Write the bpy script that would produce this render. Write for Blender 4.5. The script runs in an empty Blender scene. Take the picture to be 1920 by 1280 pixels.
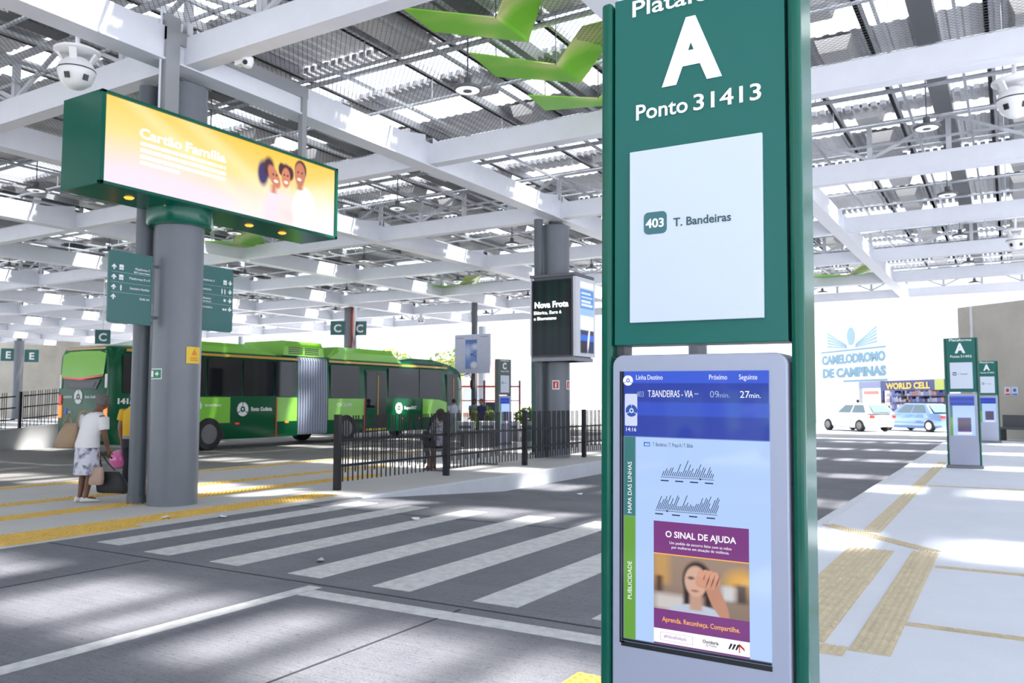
import bpy, bmesh, math, random
import numpy as np
from mathutils import Matrix, Vector
R = math.radians
SC = bpy.context.scene
COL = SC.collection
random.seed(7)

# ---------------------------------------------------------------- camera, sky, sun, exposure
cd = bpy.data.cameras.new('camera'); cam = bpy.data.objects.new('camera', cd); COL.objects.link(cam)
cam.location = (0, 0, 1.5)
cam.rotation_euler = (R(90 + 4.059), 0, R(31.036))
cd.sensor_width = 36; cd.lens = 1550 / 1920 * 36
cd.dof.use_dof = True; cd.dof.focus_distance = 2.9; cd.dof.aperture_fstop = 8
cd.clip_start = 0.05; cd.clip_end = 600
SC.camera = cam
SC.view_settings.view_transform = 'Standard'
SC.view_settings.look = 'None'
SC.view_settings.gamma = 1
SC.view_settings.use_curve_mapping = False
SC.view_settings.exposure = 0.08
W = bpy.data.worlds.new('sky'); SC.world = W; W.use_nodes = True
bg = W.node_tree.nodes['Background']
bg.inputs[0].default_value = (0.80, 0.88, 1.0, 1); bg.inputs[1].default_value = 2.0
sl = bpy.data.lights.new('sun', 'SUN'); so = bpy.data.objects.new('sun', sl); COL.objects.link(so)
sl.energy = 15.0; sl.angle = R(2.6); sl.color = (1, 0.97, 0.92)
SUN = Vector((0.42, 0.25, 0.86)).normalized()
so.rotation_euler = SUN.to_track_quat('Z', 'Y').to_euler()
so.location = (20, -15, 40)

# ---------------------------------------------------------------- materials
_M = {}
def mat(name, col, rough=0.5, metal=0.0, spec=0.5, var=0.0, vscale=4.0, bump=0.0, bscale=40.0, emit=0.0, coat=0.0, alpha=1.0, stretch=None, trans=0.0):
    if name in _M: return _M[name]
    m = bpy.data.materials.new(name); m.use_nodes = True; _M[name] = m
    nt = m.node_tree; b = nt.nodes['Principled BSDF']
    b.inputs['Base Color'].default_value = (*col, 1); b.inputs['Roughness'].default_value = rough
    b.inputs['Metallic'].default_value = metal; b.inputs['Specular IOR Level'].default_value = spec
    if coat: b.inputs['Coat Weight'].default_value = coat; b.inputs['Coat Roughness'].default_value = 0.05
    if emit:
        b.inputs['Emission Color'].default_value = (*col, 1); b.inputs['Emission Strength'].default_value = emit
    if alpha < 1: b.inputs['Alpha'].default_value = alpha
    if trans: b.inputs['Transmission Weight'].default_value = trans
    if var or bump:
        tc = nt.nodes.new('ShaderNodeTexCoord'); mp = nt.nodes.new('ShaderNodeMapping')
        nt.links.new(tc.outputs['Object'], mp.inputs[0])
        if stretch: mp.inputs['Scale'].default_value = stretch
    if var:
        n = nt.nodes.new('ShaderNodeTexNoise'); n.inputs['Scale'].default_value = vscale; n.inputs['Detail'].default_value = 6
        n.inputs['Roughness'].default_value = 0.65
        r = nt.nodes.new('ShaderNodeValToRGB')
        lo = [max(0, c * (1 - var)) for c in col]; hi = [min(1, c * (1 + var)) for c in col]
        r.color_ramp.elements[0].position = 0.3; r.color_ramp.elements[1].position = 0.7
        r.color_ramp.elements[0].color = (*lo, 1); r.color_ramp.elements[1].color = (*hi, 1)
        nt.links.new(mp.outputs[0], n.inputs['Vector']); nt.links.new(n.outputs['Fac'], r.inputs[0])
        nt.links.new(r.outputs[0], b.inputs['Base Color'])
    if bump:
        n2 = nt.nodes.new('ShaderNodeTexNoise'); n2.inputs['Scale'].default_value = bscale; n2.inputs['Detail'].default_value = 5
        bp = nt.nodes.new('ShaderNodeBump'); bp.inputs['Strength'].default_value = bump; bp.inputs['Distance'].default_value = 0.02
        nt.links.new(mp.outputs[0], n2.inputs['Vector']); nt.links.new(n2.outputs['Fac'], bp.inputs['Height'])
        nt.links.new(bp.outputs[0], b.inputs['Normal'])
    return m

def emat(name, col, strength=1.0):
    """lit screen colour on black glass"""
    if name in _M: return _M[name]
    m = bpy.data.materials.new(name); m.use_nodes = True; _M[name] = m
    b = m.node_tree.nodes['Principled BSDF']; b.inputs['Base Color'].default_value = (.008, .008, .01, 1); b.inputs['Roughness'].default_value = .08
    b.inputs['Specular IOR Level'].default_value = .3
    b.inputs['Emission Color'].default_value = (*[float(c) for c in col], 1); b.inputs['Emission Strength'].default_value = strength
    return m

def img_mat(name, strength, gloss=0.08, spec=0.5):
    """a lit screen: emission read from the mesh's own picture attribute"""
    if name in _M: return _M[name]
    m = bpy.data.materials.new(name); m.use_nodes = True; _M[name] = m
    nt = m.node_tree; b = nt.nodes['Principled BSDF']
    a = nt.nodes.new('ShaderNodeAttribute'); a.attribute_name = 'picture'
    nt.links.new(a.outputs['Color'], b.inputs['Emission Color'])
    b.inputs['Emission Strength'].default_value = strength
    b.inputs['Base Color'].default_value = (0.01, 0.01, 0.012, 1); b.inputs['Roughness'].default_value = gloss
    b.inputs['Specular IOR Level'].default_value = spec
    return m

def print_mat(name, rough=0.4):
    if name in _M: return _M[name]
    m = bpy.data.materials.new(name); m.use_nodes = True; _M[name] = m
    nt = m.node_tree; b = nt.nodes['Principled BSDF']
    a = nt.nodes.new('ShaderNodeAttribute'); a.attribute_name = 'picture'
    nt.links.new(a.outputs['Color'], b.inputs['Base Color']); b.inputs['Roughness'].default_value = rough
    return m

# ---------------------------------------------------------------- mesh helpers
class MB:
    def __init__(s): s.v = []; s.f = []; s.mi = []; s.cur = 0; s.T = Matrix.Identity(4)
    def add(s, vs, fs, mi=None):
        o = len(s.v); s.v += [tuple(s.T @ Vector(p)) for p in vs]
        s.f += [tuple(i + o for i in f) for f in fs]; s.mi += [s.cur if mi is None else mi] * len(fs); return s
    def box(s, x0, x1, y0, y1, z0, z1, mi=None):
        vs = [(x0, y0, z0), (x1, y0, z0), (x1, y1, z0), (x0, y1, z0), (x0, y0, z1), (x1, y0, z1), (x1, y1, z1), (x0, y1, z1)]
        return s.add(vs, [(0, 3, 2, 1), (4, 5, 6, 7), (0, 1, 5, 4), (1, 2, 6, 5), (2, 3, 7, 6), (3, 0, 4, 7)], mi)
    def bar(s, p0, p1, w, h, mi=None, upv=(0, 0, 1)):
        """rectangular bar from p0 to p1"""
        p0, p1 = Vector(p0), Vector(p1); d = (p1 - p0).normalized(); u = Vector(upv)
        if abs(d.dot(u)) > .99: u = Vector((0, 1, 0))
        r = d.cross(u).normalized() * (w / 2); u = r.cross(d).normalized() * (h / 2)
        vs = [p + a * r + b * u for p in (p0, p1) for a, b in ((-1, -1), (1, -1), (1, 1), (-1, 1))]
        return s.add(vs, [(0, 1, 2, 3), (7, 6, 5, 4), (0, 4, 5, 1), (1, 5, 6, 2), (2, 6, 7, 3), (3, 7, 4, 0)], mi)
    def cyl(s, p0, p1, r0, r1=None, n=16, cap=True, mi=None):
        r1 = r0 if r1 is None else r1
        p0, p1 = Vector(p0), Vector(p1); d = (p1 - p0).normalized(); u = Vector((0, 0, 1))
        if abs(d.z) > .99: u = Vector((1, 0, 0))
        a = d.cross(u).normalized(); b = d.cross(a)
        vs = []
        for p, r in ((p0, r0), (p1, r1)):
            for i in range(n):
                t = 2 * math.pi * i / n; vs.append(p + a * (r * math.cos(t)) + b * (r * math.sin(t)))
        fs = [(i, n + i, n + (i + 1) % n, (i + 1) % n) for i in range(n)]
        if cap: fs += [tuple(range(n)), tuple(range(2 * n - 1, n - 1, -1))]
        return s.add(vs, fs, mi)
    def tube(s, pts, r, n=8, mi=None):
        rs = r if isinstance(r, (list, tuple)) else [r] * len(pts)
        P = [Vector(p) for p in pts]; vs = []
        for k, p in enumerate(P):
            d = (P[min(k + 1, len(P) - 1)] - P[max(k - 1, 0)]).normalized(); u = Vector((0, 0, 1))
            if abs(d.z) > .95: u = Vector((0, 1, 0))
            a = d.cross(u).normalized(); b = d.cross(a)
            for i in range(n):
                t = 2 * math.pi * i / n; vs.append(p + a * (rs[k] * math.cos(t)) + b * (rs[k] * math.sin(t)))
        fs = []
        for k in range(len(P) - 1):
            for i in range(n):
                j = (i + 1) % n; fs.append((k * n + i, (k + 1) * n + i, (k + 1) * n + j, k * n + j))
        fs += [tuple(range(n)), tuple(range(len(vs) - 1, len(vs) - n - 1, -1))]
        return s.add(vs, fs, mi)
    def lathe(s, prof, n=24, mi=None, c=(0, 0, 0)):
        """prof: (radius, z) from bottom to top"""
        vs = []
        for r, z in prof:
            for i in range(n):
                t = 2 * math.pi * i / n; vs.append((c[0] + r * math.cos(t), c[1] + r * math.sin(t), c[2] + z))
        fs = []
        for k in range(len(prof) - 1):
            for i in range(n):
                j = (i + 1) % n; fs.append((k * n + i, k * n + j, (k + 1) * n + j, (k + 1) * n + i))
        if prof[0][0] > 1e-4: fs.append(tuple(range(n - 1, -1, -1)))
        if prof[-1][0] > 1e-4: fs.append(tuple(range(len(vs) - n, len(vs))))
        return s.add(vs, fs, mi)
    def loft(s, rings, cap=True, mi=None):
        n = len(rings[0]); vs = [p for r in rings for p in r]; fs = []
        for k in range(len(rings) - 1):
            for i in range(n):
                j = (i + 1) % n; fs.append((k * n + i, k * n + j, (k + 1) * n + j, (k + 1) * n + i))
        if cap: fs += [tuple(range(n - 1, -1, -1)), tuple(range(len(vs) - n, len(vs)))]
        return s.add(vs, fs, mi)
    def prism(s, poly, y0, y1, mi=None):
        """polygon in the local x,z plane, counter-clockwise seen from -Y, from y0 (front) to y1 (back)"""
        n = len(poly); vs = [(x, y0, z) for x, z in poly] + [(x, y1, z) for x, z in poly]
        fs = [tuple(range(n)), tuple(range(2 * n - 1, n - 1, -1))] + [((i + 1) % n, i, n + i, n + (i + 1) % n) for i in range(n)]
        return s.add(vs, fs, mi)
    def quad(s, a, b, c, d, mi=None): return s.add([a, b, c, d], [(0, 1, 2, 3)], mi)
    def sphere(s, c, rx, ry=None, rz=None, n=20, m=12, mi=None):
        ry = ry or rx; rz = rz or rx; c = Vector(c)
        rings = []
        for k in range(1, m):
            ph = -math.pi / 2 + math.pi * k / m
            rings.append([(c.x + rx * math.cos(ph) * math.cos(2 * math.pi * i / n), c.y + ry * math.cos(ph) * math.sin(2 * math.pi * i / n), c.z + rz * math.sin(ph)) for i in range(n)])
        return s.loft(rings, True, mi)
    def build(s, name, mats, parent=None, smooth=False, bevel=0.0, seg=2):
        me = bpy.data.meshes.new(name); me.from_pydata(s.v, [], s.f); me.update()
        for m in (mats if isinstance(mats, (list, tuple)) else [mats]): me.materials.append(m)
        if any(s.mi): me.polygons.foreach_set('material_index', s.mi)
        o = bpy.data.objects.new(name, me); COL.objects.link(o)
        if parent: o.parent = parent
        if bevel:
            md = o.modifiers.new('bevel', 'BEVEL'); md.width = bevel; md.segments = seg; md.limit_method = 'ANGLE'
        if smooth:
            me.polygons.foreach_set('use_smooth', [True] * len(me.polygons)); me.set_sharp_from_angle(angle=R(38))
        return o

def tag(o, label, cat, group=None, kind=None):
    o['label'] = label; o['category'] = cat
    if group: o['group'] = group
    if kind: o['kind'] = kind
    return o
def thing(name, label, cat, loc=(0, 0, 0), rz=0.0, group=None):
    o = bpy.data.objects.new(name, None); COL.objects.link(o); o.empty_display_size = .2
    o.location = loc; o.rotation_euler = (0, 0, rz)
    return tag(o, label, cat, group)
def struct(o, label=None, cat=None):
    o['kind'] = 'structure'
    if label: o['label'] = label
    if cat: o['category'] = cat
    return o
def copy_tree(o, parent=None):
    c = o.copy(); COL.objects.link(c)
    if parent: c.parent = parent
    for ch in list(o.children): copy_tree(ch, c)
    return c

_TX = {}
def text(name, body, h, m, parent, loc, rz=0.0, align='LEFT', bold=0.0, depth=0.002, width=None, rx=90, ry=0, label=None, squash=1.0):
    """raised lettering facing -Y of its parent; h = cap height, loc = baseline start (or centre)"""
    key = (body, round(bold, 4), align)
    if key not in _TX:
        cu = bpy.data.curves.new('txt', 'FONT'); cu.body = body; cu.size = 1.0; cu.align_x = align
        cu.offset = bold; cu.resolution_u = 3; cu.space_line = 1.1
        ob = bpy.data.objects.new('txt', cu); COL.objects.link(ob)
        dg = bpy.context.evaluated_depsgraph_get(); dg.update()
        me = bpy.data.meshes.new_from_object(ob.evaluated_get(dg))
        bpy.data.objects.remove(ob); bpy.data.curves.remove(cu)
        V = np.empty(len(me.vertices) * 3); me.vertices.foreach_get('co', V); V = V.reshape(-1, 3)
        F = [tuple(p.vertices) for p in me.polygons]; _TX[key] = (V, F); bpy.data.meshes.remove(me)
    V, F = _TX[key]; V = V.copy(); s = h / 0.72
    V[:, 0] *= s * squash; V[:, 1] *= s
    if width:
        w = V[:, 0].max() - V[:, 0].min(); V[:, 0] *= width / w
    n = len(V); V2 = V.copy(); V[:, 2] = depth; V2[:, 2] = 0
    # front faces plus side walls along open edges
    ec = {}
    for f in F:
        for i in range(len(f)):
            a, b = f[i], f[(i + 1) % len(f)]; ec[(a, b)] = ec.get((a, b), 0) + 1
    side = [(b, a, a + n, b + n) for (a, b) in ec if (b, a) not in ec]
    me = bpy.data.meshes.new(name); me.from_pydata([tuple(p) for p in V] + [tuple(p) for p in V2], [], list(F) + side); me.update()
    me.materials.append(m)
    o = bpy.data.objects.new(name, me); COL.objects.link(o); o.parent = parent
    o.location = loc; o.rotation_euler = (R(rx), R(ry), rz)
    if label: o['label'] = label
    return o

def picture(name, w, h, nx, ny, fn, m, parent, loc, rz=0.0, label=None):
    """flat screen/poster, lower-left corner at loc, facing -Y; fn(U,V)->RGB arrays with V up (linear colours)"""
    us = np.linspace(0, 1, nx + 1); vs = np.linspace(0, 1, ny + 1); U, V = np.meshgrid(us, vs)
    C = np.clip(fn(U, V), 0, 50)
    P = np.stack([U * w, np.zeros_like(U), V * h], -1).reshape(-1, 3)
    idx = np.arange((nx + 1) * (ny + 1)).reshape(ny + 1, nx + 1)
    F = np.stack([idx[:-1, :-1], idx[:-1, 1:], idx[1:, 1:], idx[1:, :-1]], -1).reshape(-1, 4)
    me = bpy.data.meshes.new(name); me.from_pydata(P.tolist(), [], F.tolist()); me.update()
    at = me.attributes.new('picture', 'FLOAT_COLOR', 'POINT')
    at.data.foreach_set('color', np.concatenate([C.reshape(-1, 3), np.ones((len(P), 1))], 1).astype(np.float32).ravel())
    me.materials.append(m)
    o = bpy.data.objects.new(name, me); COL.objects.link(o); o.parent = parent; o.location = loc; o.rotation_euler = (0, 0, rz)
    if label: o['label'] = label
    return o
def srgb(*c):
    a = np.array(c, float) / 255.0
    return np.where(a <= 0.04045, a / 12.92, ((a + 0.055) / 1.055) ** 2.4)
def paint(C, mask, col):
    mask = np.clip(mask, 0, 1)[..., None]; return C * (1 - mask) + np.array(col) * mask
def ell(U, V, cx, cy, rx, ry, soft=0.15, rot=0.0):
    x = U - cx; y = V - cy
    if rot: c, s = math.cos(rot), math.sin(rot); x, y = x * c + y * s, -x * s + y * c
    d = np.sqrt((x / rx) ** 2 + (y / ry) ** 2); return np.clip((1 + soft - d) / (2 * soft), 0, 1)
def rect(U, V, u0, u1, v0, v1, soft=0.002):
    f = lambda x: np.clip(x / (2 * soft) + .5, 0, 1)
    return f(U - u0) * f(u1 - U) * f(V - v0) * f(v1 - V)
def rrect(x0, x1, z0, z1, r, n=5, corners=(1, 1, 1, 1)):
    """rounded rectangle polygon in x,z, counter-clockwise from the bottom-left; corners bl, br, tr, tl"""
    P = []
    for (cx, cz, a0, on) in ((x0 + r, z0 + r, 180, corners[0]), (x1 - r, z0 + r, 270, corners[1]), (x1 - r, z1 - r, 0, corners[2]), (x0 + r, z1 - r, 90, corners[3])):
        if on:
            for k in range(n + 1):
                t = R(a0 + 90 * k / n); P.append((cx + r * math.cos(t), cz + r * math.sin(t)))
        else: P.append((x0 if cx < (x0 + x1) / 2 else x1, z0 if cz < (z0 + z1) / 2 else z1))
    return P

WHITE_PAINT = mat('white painted steel', (0.70, 0.715, 0.78), .4, var=.03, vscale=3)
GREY_PAINT = mat('grey column paint', (0.17, 0.185, 0.215), .35, var=.05, vscale=2)
GALV = mat('galvanised steel', (0.55, 0.57, 0.60), .35, .6, var=.12, vscale=8)
DARK_STEEL = mat('dark steel', (0.10, 0.105, 0.115), .45)
BLACK_STEEL = mat('black railing paint', (0.014, 0.015, 0.02), .45, spec=.3)
GREEN = mat('gloss sign green', (0.004, 0.105, 0.07), .16, spec=.35)
GREEN_FACE = mat('sign face green', (0.009, 0.135, 0.112), .3, spec=.35)
TEAL = mat('wayfinding teal', (0.018, 0.13, 0.125), .35, coat=.2)
WHITE = mat('white lettering', (0.9, 0.9, 0.9), .5)
WHITE_PANEL = mat('white panel', (0.66, 0.72, 0.83), .35)
BLACK = mat('black plastic', (0.012, 0.012, 0.014), .3)
KIOSK = mat('kiosk silver', (0.40, 0.425, 0.54), .42, .25)
YELLOW = mat('yellow paint', (0.8, 0.55, 0.04), .5)
RED = mat('red paint', (0.6, 0.03, 0.02), .4)
# ================================================================ ground
ASPHALT = bpy.data.materials.new('tined road concrete'); ASPHALT.use_nodes = True
def road_mat(m, base, hi, streak=True):
    nt = m.node_tree; b = nt.nodes['Principled BSDF']; b.inputs['Roughness'].default_value = .75
    b.inputs['Specular IOR Level'].default_value = .35
    tc = nt.nodes.new('ShaderNodeTexCoord')
    n1 = nt.nodes.new('ShaderNodeTexNoise'); n1.inputs['Scale'].default_value = .7; n1.inputs['Detail'].default_value = 8; n1.inputs['Roughness'].default_value = .7
    n2 = nt.nodes.new('ShaderNodeTexNoise'); n2.inputs['Scale'].default_value = 60; n2.inputs['Detail'].default_value = 3
    mp = nt.nodes.new('ShaderNodeMapping'); mp.inputs['Scale'].default_value = (1.6, 46, 1)
    n3 = nt.nodes.new('ShaderNodeTexNoise'); n3.inputs['Scale'].default_value = 1.0; n3.inputs['Detail'].default_value = 4; n3.inputs['Roughness'].default_value = .6
    L = nt.links.new
    L(tc.outputs['Object'], n1.inputs['Vector']); L(tc.outputs['Object'], n2.inputs['Vector']); L(tc.outputs['Object'], mp.inputs[0]); L(mp.outputs[0], n3.inputs['Vector'])
    mx = nt.nodes.new('ShaderNodeMath'); mx.operation = 'MULTIPLY_ADD'; mx.inputs[1].default_value = .55 if streak else .2
    L(n3.outputs['Fac'], mx.inputs[0]); L(n1.outputs['Fac'], mx.inputs[2])
    m2 = nt.nodes.new('ShaderNodeMath'); m2.operation = 'MULTIPLY_ADD'; m2.inputs[1].default_value = .5; L(n2.outputs['Fac'], m2.inputs[0]); L(mx.outputs[0], m2.inputs[2])
    r = nt.nodes.new('ShaderNodeValToRGB'); r.color_ramp.elements[0].position = .85 if streak else .6; r.color_ramp.elements[1].position = 1.6 if streak else 1.2
    sc = nt.nodes.new('ShaderNodeMath'); sc.operation = 'MULTIPLY'; sc.inputs[1].default_value = .6; L(m2.outputs[0], sc.inputs[0])
    r.color_ramp.elements[0].position = .38 if streak else .3; r.color_ramp.elements[1].position = .78 if streak else .8
    r.color_ramp.elements[0].color = (*base, 1); r.color_ramp.elements[1].color = (*hi, 1)
    L(sc.outputs[0], r.inputs[0]); L(r.outputs[0], b.inputs['Base Color'])
    bp = nt.nodes.new('ShaderNodeBump'); bp.inputs['Strength'].default_value = .9 if streak else .15; bp.inputs['Distance'].default_value = .03
    if streak:      # pitted, worn patches in the tined surface
        n4 = nt.nodes.new('ShaderNodeTexNoise'); n4.inputs['Scale'].default_value = 22; n4.inputs['Detail'].default_value = 6; n4.inputs['Roughness'].default_value = .75
        L(tc.outputs['Object'], n4.inputs['Vector']); r4 = nt.nodes.new('ShaderNodeMapRange'); r4.inputs['From Min'].default_value = .56; r4.inputs['From Max'].default_value = .74; L(n4.outputs['Fac'], r4.inputs['Value'])
        mm = nt.nodes.new('ShaderNodeMix'); mm.data_type = 'RGBA'; mm.inputs['B'].default_value = (base[0] * .35, base[1] * .35, base[2] * .35, 1); L(r4.outputs[0], mm.inputs['Factor']); L(r.outputs[0], mm.inputs['A']); L(mm.outputs['Result'], b.inputs['Base Color'])
    L(sc.outputs[0], bp.inputs['Height']); L(bp.outputs[0], b.inputs['Normal'])
road_mat(ASPHALT, (0.092, 0.098, 0.125), (0.22, 0.222, 0.245))
PLATFORM = bpy.data.materials.new('platform concrete'); PLATFORM.use_nodes = True
road_mat(PLATFORM, (0.62, 0.65, 0.73), (0.75, 0.78, 0.85), False)
LANE = bpy.data.materials.new('bus lane concrete'); LANE.use_nodes = True
road_mat(LANE, (0.17, 0.165, 0.16), (0.28, 0.27, 0.26), True)
MARK = mat('worn white road paint', (0.55, 0.55, 0.56), .6, var=.22, vscale=9, bump=.3, bscale=60)
SILL = mat('white kerb paint', (0.62, 0.64, 0.69), .6, var=.06, vscale=3)
TACT_Y = mat('yellow tactile rubber', (0.66, 0.42, 0.085), .6, var=.14, vscale=7)
TACT_T = mat('tan tactile tile', (0.60, 0.51, 0.35), .6, var=.16, vscale=9)

def road_z(y): return 0.0 if y < 9.6 else (-.30 * min(1, (y - 9.6) / 4.5))
m = MB(); ys = [-14, 4, 9.6, 10.5, 11.4, 12.3, 13.2, 14.1, 20, 42.5]
for a, b in zip(ys[:-1], ys[1:]): m.quad((-8.8, a, road_z(a)), (-1.96, a, road_z(a)), (-1.96, b, road_z(b)), (-8.8, b, road_z(b)))
struct(m.build('floor_road', ASPHALT), 'dark tined concrete bus road crossed by white stripes', 'road')
m = MB(); m.box(-1.96, 16, -14, 42.5, -.5, 0)
struct(m.build('floor_platform', PLATFORM), 'pale concrete boarding platform on the right', 'floor')
m = MB(); m.box(-2.12, -1.955, 9.7, 42.5, -.5, .004)
struct(m.build('trim_kerb', SILL, bevel=.01), 'white painted kerb edging the right platform', 'kerb')
m = MB(); m.box(-15.1, -8.8, -14, 44, -.5, 0)
MEDIAN = bpy.data.materials.new('median concrete'); MEDIAN.use_nodes = True
road_mat(MEDIAN, (0.46, 0.455, 0.445), (0.62, 0.61, 0.60), False)
struct(m.build('floor_median', MEDIAN), 'pale concrete median platform around the grey columns', 'floor')
m = MB(); m.box(-8.80, -8.66, 9.9, 44, -.5, .004)
struct(m.build('trim_median_kerb', SILL, bevel=.012), 'pale kerb of the median below the black railing', 'kerb')
m = MB(); m.box(-27.5, -15.1, -14, 48, -.6, -.10)
struct(m.build('floor_bus_lane', LANE), 'grey concrete bus lane under the green bus', 'road')
m = MB(); m.box(-300, 300, -120, 400, -1.2, -.62)
struct(m.build('ground', mat('sunlit street concrete', (0.6, 0.6, 0.6), .8, var=.05)), 'bright sunlit ground beyond the terminal', 'ground')
m = MB(); m.box(-60, 30, 42.5, 72, -.6, -.12); m.box(-80, -27.5, -14, 60, -.6, -.11)
struct(m.build('street', mat('sunlit street concrete', (0.6, 0.6, 0.6), .8, var=.05)), 'sunlit street where the cars are parked', 'road')

m = MB()
for y in (-2.2, 1.3, 5.06, 8.7): m.box(-8.78, -1.98, y, y + .022, -.002, .0025)
for x in (-7.0, -3.45): m.box(x, x + .018, -6, 5.0, -.002, .0025)
struct(m.build('floor_joint', mat('dark joint filler', (.03, .03, .035), .8)), 'dark joints between road slabs', 'joint')
# crosswalk: each stripe is a painted bar along Y
def paint_bar(name, label, x0, x1, y0, y1, z=.004, cat='road marking', group=None):
    m = MB(); m.box(x0, x1, y0, y1, z - .004, z); o = m.build(name, MARK); return tag(o, label, cat, group)
order = ['leftmost', 'second from left', 'third from left', 'fourth from left', 'fifth from left', 'sixth from left', 'rightmost']
for i, x in enumerate((-8.35, -7.42, -6.45, -5.43, -4.48, -3.50, -2.52)):
    paint_bar('crosswalk_stripe', 'white crosswalk stripe on the dark road, %s of seven' % order[i], x, x + .385, 5.25 + (.1 if i == 0 else 0), 9.45, group='crosswalk stripes')
paint_bar('lane_line', 'long white lane line running to the bottom left corner', -4.93, -4.79, -6, 5.0)
paint_bar('stop_line', 'white stop line across the road before the crosswalk', -4.78, -2.1, 4.72, 4.90)

# tactile paving
def tactile(name, label, pts_w, mat_, pitch=.06, dot=.014, style='dot', h=.010, group=None):
    """pts_w: list of (origin, direction, length, width) strips of tiles with raised studs or bars"""
    m = MB()
    for (ox, oy), ang, ln, wd in pts_w:
        m.T = Matrix.Translation((ox, oy, 0)) @ Matrix.Rotation(ang, 4, 'Z')
        m.box(0, ln, -wd / 2, wd / 2, 0, .004)
        if style == 'dot':
            nx = int(ln / pitch); ny = max(1, int(round(wd / pitch / 1.15)))
            for i in range(nx):
                for j in range(ny):
                    x = (i + .5) * ln / nx; y = -wd / 2 + (j + .5) * wd / ny; d = dot
                    m.add([(x - d, y - d, .004), (x + d, y - d, .004), (x + d, y + d, .004), (x - d, y + d, .004), (x - d * .55, y - d * .55, .004 + h), (x + d * .55, y - d * .55, .004 + h), (x + d * .55, y + d * .55, .004 + h), (x - d * .55, y + d * .55, .004 + h)],
                          [(4, 5, 6, 7), (0, 1, 5, 4), (1, 2, 6, 5), (2, 3, 7, 6), (3, 0, 4, 7)])
        else:
            ny = max(1, int(round(wd / pitch)))
            for j in range(ny):
                y = -wd / 2 + (j + .5) * wd / ny; k = 0; x = 0
                while x < ln - .02:
                    x1 = min(ln, x + .28); m.box(x + .006, x1 - .006, y - pitch * .3, y + pitch * .3, .004, .004 + h); x = x1
    m.T = Matrix.Identity(4)
    return tag(m.build(name, mat_), label, 'tactile paving', group)
H = math.pi / 2
tactile('tactile_strip', 'tan studded tactile strip bending beside the near totem', [((-.775, 5.40), H, 3.80, .235), ((-.70, 9.28), math.atan2(1.35, -1.25), 1.84, .17)], TACT_T, .045, .013)
tactile('tactile_strip', 'short tan studded strip meeting the near totem foot', [((-.90, 5.36), math.pi, .62, .2)], TACT_T, .045, .013)
tactile('tactile_block', 'wide tan studded tactile block left of the bending strip', [((-1.26, 5.50), H, 3.62, .43)], TACT_T, .045, .013)
tactile('tactile_strip', 'tan tactile strip leading along the kerb to the far totem', [((-1.42, 10.30), H + .004, 12.4, .2)], TACT_T, .06, .016)
tactile('guide_bars', 'tan ribbed guide bars crossing the platform, nearest the bottom right', [((-.65, 6.22), -.02, 2.6, .075)], TACT_T, .036, style='bar', h=.008)
tactile('guide_bars', 'tan ribbed guide bars joining the far end of the bending strip', [((-.64, 8.46), -.02, 2.6, .075)], TACT_T, .036, style='bar', h=.008)
tactile('guide_bars', 'tan ribbed guide bars near the far totem', [((-1.30, 16.3), .05, 2.6, .09)], TACT_T, .045, style='bar', h=.008)
tactile('tactile_strip', 'yellow studded tactile strip nearest the crosswalk kerb', [((-9.42, 3.2), H, 6.7, .52), ((-9.05, 4.7), H, 1.6, .25)], TACT_Y, .065, .018)
tactile('tactile_strip', 'yellow studded tactile strip just behind the large column', [((-11.0, 2.0), H, 11, .42)], TACT_Y, .08, .02)
tactile('tactile_strip', 'thin yellow tactile strip in the middle of the median', [((-12.4, 2.0), H, 13, .34)], TACT_Y, .09, .022)
tactile('tactile_strip', 'yellow tactile strip along the edge by the bus lane', [((-14.75, 2.0), H, 20, .3)], TACT_Y, .1, .025)
tactile('tactile_strip', 'yellow studded patch on the road side of the near totem', [((-1.90, 2.2), H, 2.0, .4)], TACT_Y, .06, .017)

# ================================================================ roof
BY = [-9.8, -4.0, 1.8, 7.6, 13.4, 19.2, 25.0, 30.8, 36.6, 42.4]
GX = [-10.15 + 6.12 * k for k in range(-10, 4)]
XL, XR = GX[0] - 3, 8.3
ZB = 6.30
WB = WHITE_PAINT
def beam_x(y, x0, x1, w=.24, z0=ZB, z1=ZB + .40):
    m = MB(); m.box(x0, x1, y - w / 2, y + w / 2, z0, z1)
    m.box(x0, x1, y - w / 2 - .015, y + w / 2 + .015, z0 - .02, z0 + .012)
    o = m.build('roof_beam', WB); struct(o, None, None); return o
for k, y in enumerate(BY):
    o = beam_x(y, XL, XR); o['label'] = 'white steel cross beam under the roof, number %d from the back' % (len(BY) - k); o['category'] = 'beam'; o['group'] = 'roof cross beams'
for k, x in enumerate(GX):
    m = MB(); y1 = BY[-1] + .1
    m.box(x - .15, x + .15, BY[0], y1, ZB - .02, ZB + .46)
    m.box(x - .19, x + .19, BY[0], y1, ZB - .04, ZB - .012)
    for yb in BY:   # haunches where the cross beams meet
        for s in (-1, 1): m.add([(x - .1, yb + s * .12, ZB + .46), (x + .1, yb + s * .12, ZB + .46), (x + .1, yb + s * 1.0, ZB + .46), (x - .1, yb + s * 1.0, ZB + .46), (x - .1, yb + s * .12, ZB + .62), (x + .1, yb + s * .12, ZB + .62)],
                      [(0, 1, 2, 3), (4, 5, 2, 3), (0, 3, 4), (1, 2, 5)])
    o = m.build('roof_girder', WB); struct(o, 'white steel girder running away under the roof', 'girder'); o['group'] = 'roof girders'

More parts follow.
